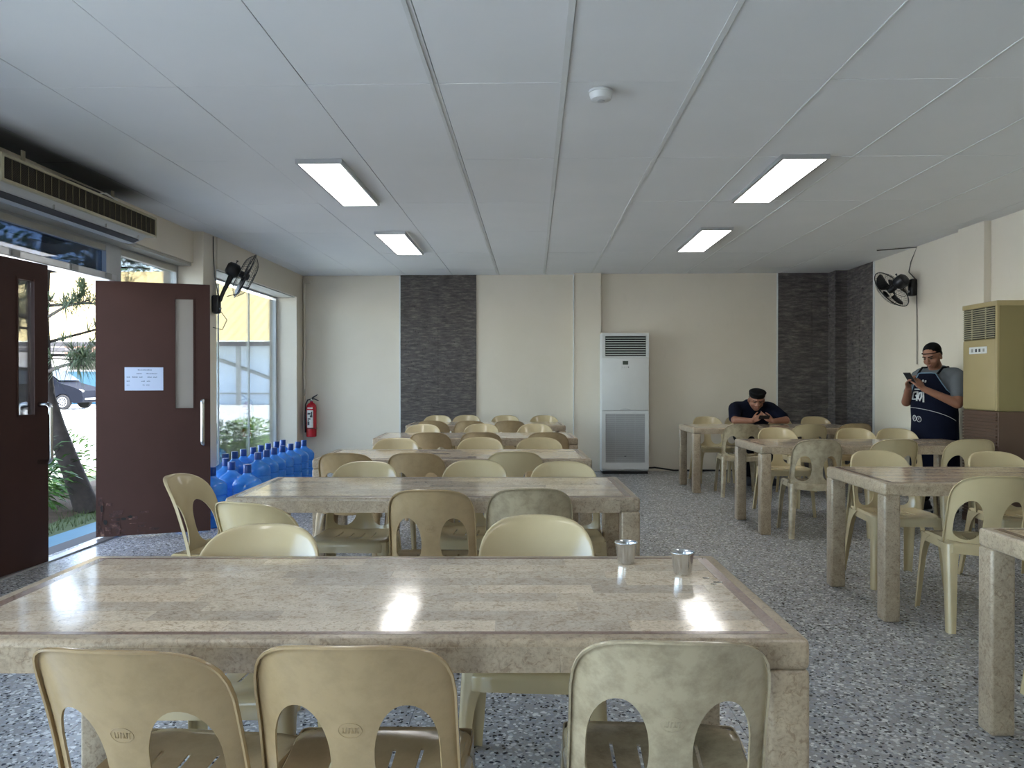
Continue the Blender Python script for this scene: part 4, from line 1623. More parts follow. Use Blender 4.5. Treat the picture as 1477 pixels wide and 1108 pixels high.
# ------------------------------------------------------------------ people
def capsule(bm, p0, p1, r0, r1, seg=14, sq=1.0):
    p0, p1 = Vector(p0), Vector(p1)
    d = (p1 - p0)
    L = max(d.length, 1e-5)
    q = d.to_track_quat('Z', 'Y').to_matrix().to_4x4()
    prof = []
    for k in range(6):
        a = -PI / 2 + k / 5 * PI / 2
        prof.append((max(1e-4, r0 * math.cos(a)), r0 * math.sin(a)))
    for k in range(6):
        a = k / 5 * PI / 2
        prof.append((max(1e-4, r1 * math.cos(a)), L + r1 * math.sin(a)))
    b2 = lathe(BM(), prof, seg)
    bmesh.ops.transform(b2, matrix=Matrix.Translation(p0) @ q @ Matrix.Diagonal((1, sq, 1, 1)), verts=b2.verts[:])
    me = bpy.data.meshes.new('tmp')
    b2.to_mesh(me)
    b2.free()
    bm.from_mesh(me)
    bpy.data.meshes.remove(me)


def ellipsoid(bm, c, r, rot=None, seg=18):
    b2 = BM()
    bmesh.ops.create_uvsphere(b2, u_segments=seg, v_segments=12, radius=1)
    mt = Matrix.Translation(c) @ (rot.to_4x4() if rot else Matrix.Identity(4)) @ Matrix.Diagonal((r[0], r[1], r[2], 1))
    bmesh.ops.transform(b2, matrix=mt, verts=b2.verts[:])
    me = bpy.data.meshes.new('tmp')
    b2.to_mesh(me)
    b2.free()
    bm.from_mesh(me)
    bpy.data.meshes.remove(me)


def fuse(name, bm, mat, parent, voxel=0.008, smooth_it=4):
    o = obj(name, bm, mat, parent, smooth='all')
    r = o.modifiers.new('fuse', 'REMESH')
    r.mode = 'VOXEL'
    r.voxel_size = voxel
    s = o.modifiers.new('soft', 'SMOOTH')
    s.factor = 0.5
    s.iterations = smooth_it
    bake(o)
    for p in o.data.polygons:
        p.use_smooth = True
    return o


def head(bm, c, rot):
    """skull, jaw, nose, ears, brow ; c : head centre ; rot : 3x3, face towards local +Y"""
    def P(x, y, z):
        return c + rot @ Vector((x, y, z))
    ellipsoid(bm, P(0, -0.008, 0.03), (0.074, 0.092, 0.085), rot)
    ellipsoid(bm, P(0, 0.012, -0.03), (0.064, 0.074, 0.078), rot)
    ellipsoid(bm, P(0, 0.045, -0.085), (0.034, 0.030, 0.022), rot)
    for s in (-1, 1):
        ellipsoid(bm, P(s * 0.04, 0.045, -0.03), (0.026, 0.026, 0.03), rot)      # cheeks
        ellipsoid(bm, P(s * 0.077, -0.008, -0.008), (0.010, 0.018, 0.030), rot)    # ears
        capsule(bm, P(s * 0.016, 0.082, 0.03), P(s * 0.045, 0.070, 0.03), 0.010, 0.008)   # brow ridge
    capsule(bm, P(0, 0.083, 0.015), P(0, 0.100, -0.022), 0.008, 0.014)
    for s in (-1, 1):
        ellipsoid(bm, P(s * 0.013, 0.092, -0.026), (0.010, 0.011, 0.009), rot)
    ellipsoid(bm, P(0, 0.082, -0.053), (0.024, 0.012, 0.007), rot)
    ellipsoid(bm, P(0, 0.079, -0.064), (0.020, 0.012, 0.007), rot)


def face_parts(parent, c, rot):
    def P(x, y, z):
        return c + rot @ Vector((x, y, z))
    for s in (-1, 1):
        bm = BM()
        ellipsoid(bm, P(s * 0.030, 0.0775, 0.010), (0.013, 0.006, 0.005), rot)
        obj('eye', bm, 'eye_dark', parent, smooth='all')
        bm = BM()
        capsule(bm, P(s * 0.015, 0.089, 0.030), P(s * 0.047, 0.076, 0.031), 0.0045, 0.0035)
        obj('eyebrow', bm, 'hair_black', parent, smooth='all')
    bm = BM()
    ellipsoid(bm, P(0, 0.088, -0.0585), (0.022, 0.008, 0.006), rot)
    obj('mouth', bm, 'lips', parent, smooth='all')


def hand(bm, wrist, palm_dir, curl_dir, side_dir, scale=1.0, curl=0.9):
    """palm and five fingers ; palm_dir : wrist to knuckles ; curl_dir : the way fingers bend ; side_dir : towards the thumb"""
    w = Vector(wrist)
    d = Vector(palm_dir).normalized()
    cdir = Vector(curl_dir).normalized()
    s = Vector(side_dir).normalized()
    k = scale
    for j in (-0.027, -0.009, 0.009, 0.027):
        capsule(bm, w + s * j * 0.7 * k + d * 0.012 * k, w + s * j * k + d * 0.082 * k, 0.014 * k, 0.0115 * k, 10)
    lens = {0.030: 0.068, 0.010: 0.078, -0.010: 0.073, -0.029: 0.058}
    for j, L in lens.items():
        p = w + s * j * k + d * 0.088 * k
        ang = 0.35
        for seg_ in range(3):
            l = L * (0.45, 0.32, 0.23)[seg_] * k
            ang += curl * (0.55, 0.75, 0.45)[seg_]
            dd = d * math.cos(ang) + cdir * math.sin(ang)
            r = (0.0088, 0.0080, 0.0072)[seg_] * k
            capsule(bm, p, p + dd * l, r, r * 0.92, 10)
            p = p + dd * l
    p0 = w + s * 0.026 * k + d * 0.022 * k
    p1 = p0 + (s * 0.72 + d * 0.62 + cdir * 0.25).normalized() * 0.038 * k
    p2 = p1 + (s * 0.18 + d * 0.75 + cdir * 0.6).normalized() * 0.032 * k
    p3 = p2 + (s * -0.15 + d * 0.6 + cdir * 0.8).normalized() * 0.025 * k
    capsule(bm, p0, p1, 0.0135 * k, 0.0105 * k, 10)
    capsule(bm, p1, p2, 0.0105 * k, 0.0092 * k, 10)
    capsule(bm, p2, p3, 0.0092 * k, 0.008 * k, 10)


# ---- standing man (local +Y is his front, local +X his right side)
sm = empty('person', (3.845, 7.38, 0), math.radians(118), 'person in grey t-shirt and dark printed apron standing against the right wall with phone', 'person')
sm.scale = (1.0, 1.0, 1.0)
bm = BM()
hc = Vector((-0.01, 0.07, 1.47))
hr = Matrix.Rotation(math.radians(-24), 3, 'X') @ Matrix.Rotation(math.radians(6), 3, 'Z')
head(bm, hc, hr)
capsule(bm, (0, -0.035, 1.30), (0, 0.035, 1.42), 0.066, 0.058)
# torso / hips / legs / feet
capsule(bm, (-0.15, -0.03, 1.30), (0.15, -0.03, 1.30), 0.062, 0.062)
ellipsoid(bm, (0, 0.0, 1.18), (0.175, 0.115, 0.17))
ellipsoid(bm, (0, 0.03, 1.0), (0.175, 0.145, 0.17))
ellipsoid(bm, (0, 0.0, 0.87), (0.17, 0.125, 0.12))
for s in (-1, 1):
    capsule(bm, (s * 0.09, 0, 0.84), (s * 0.115, 0.03, 0.47), 0.092, 0.060)
    capsule(bm, (s * 0.115, 0.03, 0.47), (s * 0.13, 0.0, 0.10), 0.060, 0.040)
    capsule(bm, (s * 0.13, -0.03, 0.055), (s * 0.14, 0.15, 0.045), 0.038, 0.032)
# arms : his left (-X) is the near one
shL, elL, wrL = Vector((-0.205, -0.03, 1.275)), Vector((-0.265, 0.075, 1.03)), Vector((-0.07, 0.275, 1.165))
shR, elR, wrR = Vector((0.205, -0.03, 1.275)), Vector((0.225, 0.115, 1.035)), Vector((0.07, 0.30, 1.17))
for a, b, c in ((shL, elL, wrL), (shR, elR, wrR)):
    capsule(bm, a, b, 0.056, 0.045)
    capsule(bm, b, c, 0.046, 0.029)
hand(bm, wrL, (0.42, 0.50, 0.62), (0.8, -0.2, 0.35), (0.1, -0.75, 0.6), 1.0, 0.8)
hand(bm, wrR, (-0.30, 0.50, 0.70), (-0.8, -0.2, 0.2), (-0.1, -0.75, 0.6), 1.0, 0.8)
body = fuse('body', bm, 'skin', sm, 0.0065, 3)
face_parts(sm, hc, hr)
# hair and cap band
bm = BM()
ellipsoid(bm, hc + hr @ Vector((0, -0.026, 0.054)), (0.078, 0.091, 0.076), hr)
ellipsoid(bm, hc + hr @ Vector((0, -0.03, 0.01)), (0.078, 0.075, 0.06), hr)
obj('hair', bm, 'hair_black', sm, smooth='all')
bm = BM()
n = 30
tube(bm, [hc + hr @ Vector((0.0775 * math.cos(2 * PI * k / n), -0.010 + 0.093 * math.sin(2 * PI * k / n), 0.040 + 0.022 * math.sin(2 * PI * k / n))) for k in range(n)], 0.0045, 6, closed=True)
obj('headband', bm, 'black_cloth', sm, smooth='all')
# t-shirt
bm = BM()
capsule(bm, (-0.165, -0.03, 1.295), (0.165, -0.03, 1.295), 0.074, 0.074)
capsule(bm, (-0.05, -0.03, 1.335), (0.05, -0.03, 1.335), 0.055, 0.055)
ellipsoid(bm, (0, 0.0, 1.18), (0.192, 0.13, 0.18))
ellipsoid(bm, (0, 0.03, 1.0), (0.195, 0.16, 0.18))
ellipsoid(bm, (0, 0.0, 0.90), (0.19, 0.142, 0.13))
for a, b in ((shL, elL), (shR, elR)):
    m_ = a.lerp(b, 0.62)
    capsule(bm, a, m_, 0.070, 0.066)
fuse('t_shirt', bm, 'grey_cloth', sm, 0.009, 5)
# trousers
bm = BM()
ellipsoid(bm, (0, 0.0, 0.86), (0.182, 0.138, 0.12))
for s in (-1, 1):
    capsule(bm, (s * 0.09, 0, 0.84), (s * 0.115, 0.03, 0.47), 0.104, 0.078)
    capsule(bm, (s * 0.115, 0.03, 0.47), (s * 0.13, 0.0, 0.13), 0.078, 0.066)
fuse('trousers', bm, 'black_cloth', sm, 0.010, 4)
for s in (-1, 1):
    bm = BM()
    capsule(bm, (s * 0.13, -0.04, 0.05), (s * 0.143, 0.16, 0.045), 0.047, 0.042)
    box(bm, s * 0.135 - 0.048, s * 0.135 + 0.048, -0.085, 0.20, 0.0, 0.03)
    fuse('shoe', bm, 'shoe', sm, 0.008, 3)


# apron
def apron_r(z):
    if z > 1.1:
        return lerp(0.205, 0.165, min(1, (z - 1.1) / 0.24)), lerp(0.196, 0.135, min(1, (z - 1.1) / 0.2))
    if z > 0.85:
        return 0.212, 0.205 - 0.02 * abs(z - 1.0) / 0.15
    return lerp(0.235, 0.212, (z - 0.45) / 0.4), lerp(0.175, 0.185, (z - 0.45) / 0.4)


def apron_pt(a, z, off=0.0):
    rx, ry = apron_r(z)
    w = 0.006 * math.sin(a * 9 + z * 4) * max(0, (0.95 - z) / 0.5)
    return Vector(((rx + off + w) * math.sin(a), 0.008 + (ry + off + w) * math.cos(a), z))


def apron_half(z):
    if z > 1.12:
        return lerp(1.35, 0.55, min(1, (z - 1.12) / 0.2)) * 0.9
    return lerp(1.75, 1.35, max(0, (z - 0.95) / 0.17)) if z > 0.95 else 1.75


bm = BM()
NZ, NA = 26, 22
V = []
for j in range(NZ + 1):
    z = lerp(0.42, 1.315, j / NZ)
    hw = apron_half(z)
    V.append([bm.verts.new(apron_pt(lerp(-hw, hw, i / NA), z)) for i in range(NA + 1)])
for A, B in zip(V, V[1:]):
    for i in range(NA):
        bm.faces.new((A[i], A[i + 1], B[i + 1], B[i]))
ap = obj('apron', bm, 'navy_cloth', sm, smooth='all')
solid(ap, 0.004)


def on_apron(poly_pts, rad=0.003, closed=False):
    b = BM()
    tube(b, [apron_pt(a, z, 0.004) for a, z in poly_pts], rad, 5, closed=closed)
    return b


obj('bib_trim', on_apron([(-apron_half(z) + 0.02, z) for z in (1.10, 1.16, 1.22, 1.28, 1.312)] + [(a, 1.315) for a in (-0.3, -0.1, 0.1, 0.3)] + [(apron_half(z) - 0.02, z) for z in (1.312, 1.28, 1.22, 1.16, 1.10)], 0.0045), 'apron_trim', ap, smooth='all')
obj('pocket_seam', on_apron([(lerp(-1.5, 1.2, k / 14), 0.985 - 0.13 * ((k / 14 - 0.75) ** 2) * 1.6) for k in range(15)], 0.0022), 'label_white', ap, smooth='all')
for ac_, zc_ in ((0.42, 0.885), (0.16, 0.878)):
    obj('round_badge', on_apron([(ac_ + 0.115 * math.cos(2 * PI * k / 16), zc_ + 0.027 * math.sin(2 * PI * k / 16)) for k in range(16)], 0.003, True), 'apron_print', ap, smooth='all')
    obj('badge_figure', on_apron([(ac_ - 0.05, zc_ + 0.01), (ac_, zc_ + 0.014), (ac_ + 0.03, zc_), (ac_ - 0.02, zc_ - 0.012)], 0.0022), 'apron_print', ap, smooth='all')
# printed syllables, white outlined strokes (seen from the front, reading left to right is from +a to -a)
def strokes(name, lst, r):
    b = BM()
    for pts in lst:
        tube(b, [apron_pt(a, z, 0.005) for a, z in pts], r, 6)
    return obj(name, b, 'apron_print', ap, smooth='all')


c0 = 0.10
strokes('lettering', [
    [(c0 + 0.42, 1.13), (c0 + 0.24, 1.135)], [(c0 + 0.42, 1.13), (c0 + 0.44, 1.065), (c0 + 0.22, 1.068)], [(c0 + 0.16, 1.14), (c0 + 0.14, 1.05)], [(c0 + 0.22, 1.10), (c0 + 0.15, 1.10)],
    [(c0 + 0.04, 1.125), (c0 - 0.06, 1.13), (c0 - 0.09, 1.09), (c0 - 0.02, 1.055), (c0 + 0.07, 1.08), (c0 + 0.04, 1.125)], [(c0 - 0.16, 1.14), (c0 - 0.20, 1.04)]], 0.0085)
strokes('lettering', [
    [(c0 + 0.30, 1.24), (c0 + 0.30, 1.185), (c0 + 0.05, 1.185), (c0 + 0.05, 1.24)], [(c0 + 0.30, 1.21), (c0 + 0.05, 1.21)], [(c0 + 0.40, 1.16), (c0 - 0.05, 1.16)],
    [(c0 - 0.16, 1.245), (c0 - 0.16, 1.225)], [(c0 - 0.02, 1.25), (c0 - 0.02, 1.23)]], 0.0075)
# straps
bm = BM()
for s in (-1, 1):
    tube(bm, [(s * 0.10, 0.115, 1.31), (s * 0.105, 0.05, 1.368), (s * 0.09, -0.05, 1.372), (s * 0.05, -0.115, 1.33)], 0.010, 6)
obj('neck_strap', bm, 'black_cloth', ap, smooth='all')
ph = empty('phone', tuple(Matrix.LocRotScale(sm.location, sm.rotation_euler, sm.scale) @ Vector((0.0, 0.375, 1.262))), sm.rotation_euler[2], 'dark smartphone with tan case held in both hands by the standing man', 'phone')
mt = Matrix.Rotation(math.radians(-42), 4, 'X')
obj('case', bbox(-0.037, 0.037, -0.0065, -0.001, -0.072, 0.072, 0.002, mat=mt), 'phone_case', ph)
obj('screen', bbox(-0.035, 0.035, -0.001, 0.002, -0.07, 0.07, 0.001, mat=mt), 'phone', ph)

# ---- seated man, local +Y towards the camera after the half turn
se = empty('person', (2.71, 9.60, 0), math.radians(180), 'person in navy t-shirt and black cap seated, forearms on the far right table', 'person')
bm = BM()
hc2 = Vector((0.0, 0.28, 1.005))
hr2 = Matrix.Rotation(math.radians(-27), 3, 'X') @ Matrix.Rotation(math.radians(-6), 3, 'Z') @ Matrix.Diagonal((1.16, 1.08, 1.10))
head(bm, hc2, hr2)
capsule(bm, (0, 0.10, 0.95), (0, 0.22, 1.0), 0.072, 0.065)
capsule(bm, (-0.17, 0.10, 0.90), (0.17, 0.10, 0.90), 0.075, 0.075)
ellipsoid(bm, (0, 0.07, 0.78), (0.20, 0.13, 0.19))
ellipsoid(bm, (0, 0.02, 0.60), (0.20, 0.16, 0.17))
ellipsoid(bm, (0, -0.02, 0.53), (0.19, 0.15, 0.10))
for s in (-1, 1):
    capsule(bm, (s * 0.10, 0.0, 0.515), (s * 0.13, 0.36, 0.50), 0.082, 0.060)
    capsule(bm, (s * 0.13, 0.38, 0.48), (s * 0.13, 0.36, 0.10), 0.058, 0.040)
    capsule(bm, (s * 0.13, 0.33, 0.055), (s * 0.14, 0.50, 0.042), 0.038, 0.032)
sh2 = [Vector((s * 0.215, 0.12, 0.895)) for s in (-1, 1)]
el2 = [Vector((-0.300, 0.44, 0.768)), Vector((0.300, 0.44, 0.768))]
wr2 = [Vector((-0.125, 0.54, 0.762)), Vector((0.13, 0.54, 0.765))]
for a, b, c in zip(sh2, el2, wr2):
    capsule(bm, a, b, 0.062, 0.047)
    capsule(bm, b, c, 0.046, 0.031)
hand(bm, wr2[0], (0.85, 0.12, 0.35), (0.3, -0.7, 0.5), (0, -0.25, 0.95), 1.0, 0.75)
hand(bm, wr2[1], (-0.85, 0.12, 0.40), (-0.3, -0.7, 0.5), (0, -0.25, 0.95), 1.0, 0.75)
fuse('body', bm, 'skin', se, 0.0065, 3)
face_parts(se, hc2, hr2)
bm = BM()
ellipsoid(bm, hc2 + hr2 @ Vector((0, -0.02, 0.02)), (0.078, 0.088, 0.070), hr2)
obj('hair', bm, 'hair_grey', se, smooth='all')
bm = BM()
ellipsoid(bm, hc2 + hr2 @ Vector((0, 0.0, 0.098)), (0.090, 0.096, 0.036), hr2 @ Matrix.Rotation(math.radians(8), 3, 'X'))
ellipsoid(bm, hc2 + hr2 @ Vector((0, -0.012, 0.065)), (0.084, 0.098, 0.05), hr2)
fuse('cap', bm, 'hair_black', se, 0.007, 3)
bm = BM()
capsule(bm, (-0.19, 0.10, 0.895), (0.19, 0.10, 0.895), 0.090, 0.090)
capsule(bm, (-0.06, 0.12, 0.945), (0.06, 0.12, 0.945), 0.068, 0.068)
ellipsoid(bm, (0, 0.07, 0.78), (0.222, 0.15, 0.20))
ellipsoid(bm, (0, 0.02, 0.62), (0.225, 0.175, 0.19))
for a, b in zip(sh2, el2):
    m_ = a.lerp(b, 0.80)
    capsule(bm, a, m_, 0.082, 0.074)
fuse('t_shirt', bm, 'navy_cloth', se, 0.009, 5)
bm = BM()
ellipsoid(bm, (0, -0.02, 0.54), (0.205, 0.165, 0.105))
for s in (-1, 1):
    capsule(bm, (s * 0.10, 0.0, 0.525), (s * 0.13, 0.36, 0.505), 0.095, 0.076)
    capsule(bm, (s * 0.13, 0.38, 0.48), (s * 0.13, 0.36, 0.12), 0.074, 0.064)
fuse('trousers', bm, 'black_cloth', se, 0.010, 4)
for s in (-1, 1):
    bm = BM()
    capsule(bm, (s * 0.13, 0.32, 0.05), (s * 0.143, 0.51, 0.045), 0.047, 0.042)
    box(bm, s * 0.135 - 0.048, s * 0.135 + 0.048, 0.28, 0.55, 0.0, 0.03)
    fuse('shoe', bm, 'shoe', se, 0.008, 3)
ph = empty('phone', (2.71 - 0.0, 9.60 - 0.60, 0.81), math.radians(180), 'black smartphone in the hands of the seated man', 'phone')
mt = Matrix.Rotation(math.radians(-50), 4, 'X')
obj('case', bbox(-0.062, 0.062, -0.005, -0.001, -0.032, 0.032, 0.002, mat=mt), 'phone', ph)
obj('screen', bbox(-0.060, 0.060, -0.001, 0.0015, -0.030, 0.030, 0.001, mat=mt), 'car_glass', ph)

# ------------------------------------------------------------------ outside
gr = structure('ground_yard', bbox(-90, 60, -60, 90, -0.35, -0.125), 'concrete_yard')
obj('yard_slab', bbox(-90, -3.74, -60, 90, -0.125, -0.06), 'concrete_yard', gr)
ob = tag(obj('walkway_edge', bbox(-3.95, -3.62, 2.5, 11.0, -0.25, -0.03, 0.01), 'kerb_paint'), 'blue-green painted edge strip just outside the doors', 'kerb')
ob['kind'] = 'structure'


def patch(name, x0, x1, y0, y1, z, mat, seed, amp=0.03, n=18):
    bm = BM()
    V = []
    for j in range(n + 1):
        row = []
        for i in range(n + 1):
            x, y = lerp(x0, x1, i / n), lerp(y0, y1, j / n)
            edge = min(i, n - i, j, n - j) / 3
            row.append(bm.verts.new((x, y, z + min(1, edge) * amp * (1 + noise.noise(Vector((x * 2 + seed, y * 2, 0)))))))
        V.append(row)
    for A, B in zip(V, V[1:]):
        for i in range(n):
            bm.faces.new((A[i], A[i + 1], B[i + 1], B[i]))
    return obj(name, bm, mat, smooth='all')


o = patch('lawn_strip', -6.3, -3.95, 5.0, 22.0, -0.055, 'grass', 1)
o['kind'] = 'structure'
o = patch('soil_bed', -5.6, -4.3, 5.6, 10.5, -0.045, 'soil', 5, 0.05)
o['kind'] = 'structure'


def blades(n, x0, x1, y0, y1, h, w, z, seed, lean=0.4):
    rnd = random.Random(seed)
    vs, fs = [], []
    for _ in range(n):
        x, y = rnd.uniform(x0, x1), rnd.uniform(y0, y1)
        hh = h * rnd.uniform(0.5, 1.2)
        a = rnd.uniform(0, 2 * PI)
        dx, dy = math.cos(a) * w / 2, math.sin(a) * w / 2
        lx, ly = rnd.uniform(-lean, lean) * hh, rnd.uniform(-lean, lean) * hh
        k = len(vs)
        vs += [(x - dx, y - dy, z), (x + dx, y + dy, z), (x + lx, y + ly, z + hh)]
        fs.append((k, k + 1, k + 2))
    return vs, fs


o = obj('grass_blades', blades(9000, -7.0, -4.0, 5.0, 9.0, 0.06, 0.008, -0.04, 2), 'grass')
tag(o, 'short green grass growing outside the doors', 'grass', kind='stuff')


def leaf_cloud(n, centre_fn, l, w, seed, droop=0.3, up=0.3):
    rnd = random.Random(seed)
    vs, fs = [], []
    for _ in range(n):
        c, out = centre_fn(rnd)
        d = Vector((out.x + rnd.uniform(-0.5, 0.5), out.y + rnd.uniform(-0.5, 0.5), out.z + rnd.uniform(-0.3, 0.6) * up)).normalized()
        s = d.cross(Vector((rnd.uniform(-0.4, 0.4), rnd.uniform(-0.4, 0.4), 1))).normalized()
        L = l * rnd.uniform(0.6, 1.25)
        W = w * rnd.uniform(0.7, 1.2)
        n_ = s.cross(d)
        p0 = c
        p1 = c + d * L * 0.45 + s * W / 2 + n_ * 0.02 * L
        p2 = c + d * L - Vector((0, 0, droop * L))
        p3 = c + d * L * 0.45 - s * W / 2 + n_ * 0.02 * L
        pm = c + d * L * 0.5 - n_ * W * 0.2
        k = len(vs)
        vs += [tuple(p0), tuple(p1), tuple(p2), tuple(p3), tuple(pm)]
        fs += [(k, k + 1, k + 4), (k + 1, k + 2, k + 4), (k + 2, k + 3, k + 4), (k + 3, k, k + 4)]
    return vs, fs


def shrub(x, y, r, h, n, label, mat, seed, l=0.13, w=0.03, z0=-0.05, name='shrub'):
    t = empty(name, (x, y, z0), 0, label, 'shrub', 'shrubs outside')
    rnd = random.Random(seed)
    bm = BM()
    for k in range(9):
        a = rnd.uniform(0, 2 * PI)
        rr = rnd.uniform(0.2, 0.8) * r
        tube(bm, [(rnd.uniform(-.05, .05), rnd.uniform(-.05, .05), 0), (math.cos(a) * rr * 0.5, math.sin(a) * rr * 0.5, h * 0.5), (math.cos(a) * rr, math.sin(a) * rr, h * rnd.uniform(0.7, 0.95))], [0.010, 0.007, 0.003], 5)
    obj('stems', bm, 'bark', t, smooth='all')

    def cf(rn):
        while True:
            p = Vector((rn.uniform(-1, 1), rn.uniform(-1, 1), rn.uniform(-1, 1)))
            if 0.25 < p.length < 1:
                break
        return Vector((p.x * r, p.y * r, h * 0.52 + p.z * h * 0.5)), Vector((p.x, p.y, p.z * 0.6 + 0.2)).normalized()
    o_ = obj('foliage', leaf_cloud(n, cf, l, w, seed + 1), mat, t)
    o_['kind'] = 'stuff'
    return t


shrub(-4.98, 7.1, 0.55, 0.75, 900, 'green long-leaved shrub beside the leaning trunk seen through the doorway', 'leaf_green', 11, 0.17, 0.042)
shrub(-5.5, 8.3, 0.55, 0.80, 700, 'light green shrub behind the leaning trunk', 'leaf_light', 21, 0.16, 0.04)
shrub(-4.42, 6.35, 0.16, 0.22, 60, 'tiny green plant in the grass by the doorway', 'leaf_light', 23, 0.09, 0.02)
shrub(-4.75, 10.4, 0.50, 0.66, 1300, 'leafy green hedge shrub outside the tall window, left part', 'leaf_light', 31, 0.10, 0.03)
shrub(-4.6, 11.3, 0.50, 0.66, 1300, 'leafy green hedge shrub outside the tall window, middle part', 'leaf_green', 41, 0.10, 0.03)
shrub(-4.55, 12.2, 0.50, 0.66, 1200, 'leafy green hedge shrub outside the tall window, right part', 'leaf_light', 51, 0.10, 0.03)

# leaning tree
tr = empty('leaning_tree', (-4.36, 7.3, -0.05), 0, 'dark leaning tree with long drooping needles outside the doorway', 'tree')
b0_ = Vector((-4.25, 7.3, -0.05))
trunk = [Vector(p) - b0_ for p in ((-4.22, 7.30, -0.06), (-4.33, 7.32, 0.20), (-4.47, 7.35, 0.50), (-4.60, 7.38, 0.80), (-4.70, 7.40, 1.10), (-4.74, 7.42, 1.45), (-4.76, 7.43, 1.9), (-4.74, 7.44, 2.4), (-4.70, 7.5, 3.2), (-4.6, 7.5, 4.2))]
obj('trunk', tube(BM(), trunk, [0.12, 0.10, 0.09, 0.082, 0.072, 0.062, 0.055, 0.05, 0.04, 0.02], 12), 'bark', tr, smooth=True)
rnd = random.Random(77)
tips = []
nb = BM()
for k in range(44):
    h = rnd.uniform(1.35, 3.9)
    i = min(len(trunk) - 2, max(0, int(h * 2)))
    # point on the trunk at height h
    P = trunk[-1]
    for A, B in zip(trunk, trunk[1:]):
        if A.z <= h - 0 and B.z >= h:
            P = A.lerp(B, (h - A.z) / (B.z - A.z))
    a = rnd.uniform(-PI, PI)
    L = rnd.uniform(0.7, 1.6)
    if k < 22:
        a = rnd.uniform(-0.9, 1.1)
    d = Vector((math.cos(a), math.sin(a), rnd.uniform(0.0, 0.35)))
    if P.x + d.x * L + b0_.x > -3.95:
        L = max(0.35, (-3.95 - P.x - b0_.x) / max(0.05, d.x))
    p1, p2 = P + d * L * 0.5, P + d * L + Vector((0, 0, -0.08 * L))
    tube(nb, [P, p1, p2], [0.018, 0.013, 0.006], 6)
    for q in range(7):
        f = rnd.uniform(0.35, 1.0)
        c = P + d * L * f
        tips.append((c, d))
        if q < 3:
            e_ = c + Vector((rnd.uniform(-.2, .2), rnd.uniform(-.2, .2), rnd.uniform(0.0, .2)))
            tube(nb, [c, e_], [0.006, 0.004], 5)
            tips.append((e_, (e_ - c).normalized()))
obj('branches', nb, 'bark', tr, smooth='all')
vs, fs = [], []
for c, d in tips:
    for _ in range(36):
        v = (d * 0.7 + Vector((rnd.uniform(-1, 1), rnd.uniform(-1, 1), rnd.uniform(-0.6, 1.0)))).normalized()
        L = rnd.uniform(0.15, 0.32)
        s = v.cross(Vector((0, 0, 1)) + Vector((0.01, 0, 0))).normalized() * 0.0035
        m_ = c + v * L * 0.55
        e_ = c + v * L - Vector((0, 0, 0.35 * L))
        if max(m_.x, e_.x) + b0_.x > -3.72:
            continue
        k = len(vs)
        vs += [tuple(c - s), tuple(c + s), tuple(m_ + s), tuple(m_ - s), tuple(e_)]
        fs += [(k, k + 1, k + 2, k + 3), (k + 3, k + 2, k + 4)]
o = obj('needles', (vs, fs), 'needle', tr)
o['kind'] = 'stuff'

# long building across the yard
hb = empty('yard_building', (-30, 40, -0.06), 0, 'long low building with pale walls and a yellow corrugated roof across the yard', 'building')
BX0, BX1 = -26.0, 14.0     # local x
obj('wall', bbox(BX0, 11.9, 0, 0.3, 0, 3.35), 'house_wall', hb)
obj('side_wall', bbox(11.9, 30, 0.0, 0.4, 0, 3.35), 'house_blue_shade', hb)
obj('pink_band', bbox(5.0, 11.9, -0.05, 0.02, 2.7, 3.2), 'roof_pink', hb)
# corrugated roof : pitched sheets with ridges
bm = BM()
x = BX0
zc = 3.3
N = 110
V = []
for k in range(N * 2 + 1):
    xx = lerp(BX0, 30, k / (N * 2))
    dz = 0.05 if k % 2 else 0.0
    V.append((bm.verts.new((xx, -1.2, zc + dz)), bm.verts.new((xx, 8.0, zc + 4.9 + dz))))
for A, B in zip(V, V[1:]):
    bm.faces.new((A[0], B[0], B[1], A[1]))
obj('roof', bm, 'roof_yellow', hb)
obj('eave_board', bbox(BX0, 30, -1.25, -1.15, 3.05, 3.28), 'dark_roof', hb)
obj('porch_roof', bbox(2.0, 7.0, -3.2, -0.9, 2.75, 2.9), 'dark_roof', hb)
obj('post', bbox(14.7, 14.9, -1.2, -1.0, 0, 3.1), 'grey_metal', hb)
bm = BM()
tube(bm, [(12.9, -0.6, 2.6), (14.8, -0.7, 1.95), (16.6, -0.8, 1.3)], 0.10, 8)
obj('diagonal_shadow', bm, 'grey_metal', hb)  # grey tube standing in for a diagonal cast shadow on the wall
obj('rail', bbox(12.4, 26, -0.5, -0.4, 0.55, 0.63), 'grey_metal', hb)
obj('gate', bbox(5.2, 7.6, -0.10, -0.02, 0.0, 1.75), 'gate_blue', hb)
bm = BM()
n = 16
vs_ = [bm.verts.new((6.2 + 0.9 * math.cos(PI * k / n), -0.12, 1.85 + 0.65 * math.sin(PI * k / n))) for k in range(n + 1)]
bm.faces.new(vs_)
ag = obj('arched_window', bm, 'car_glass', hb)
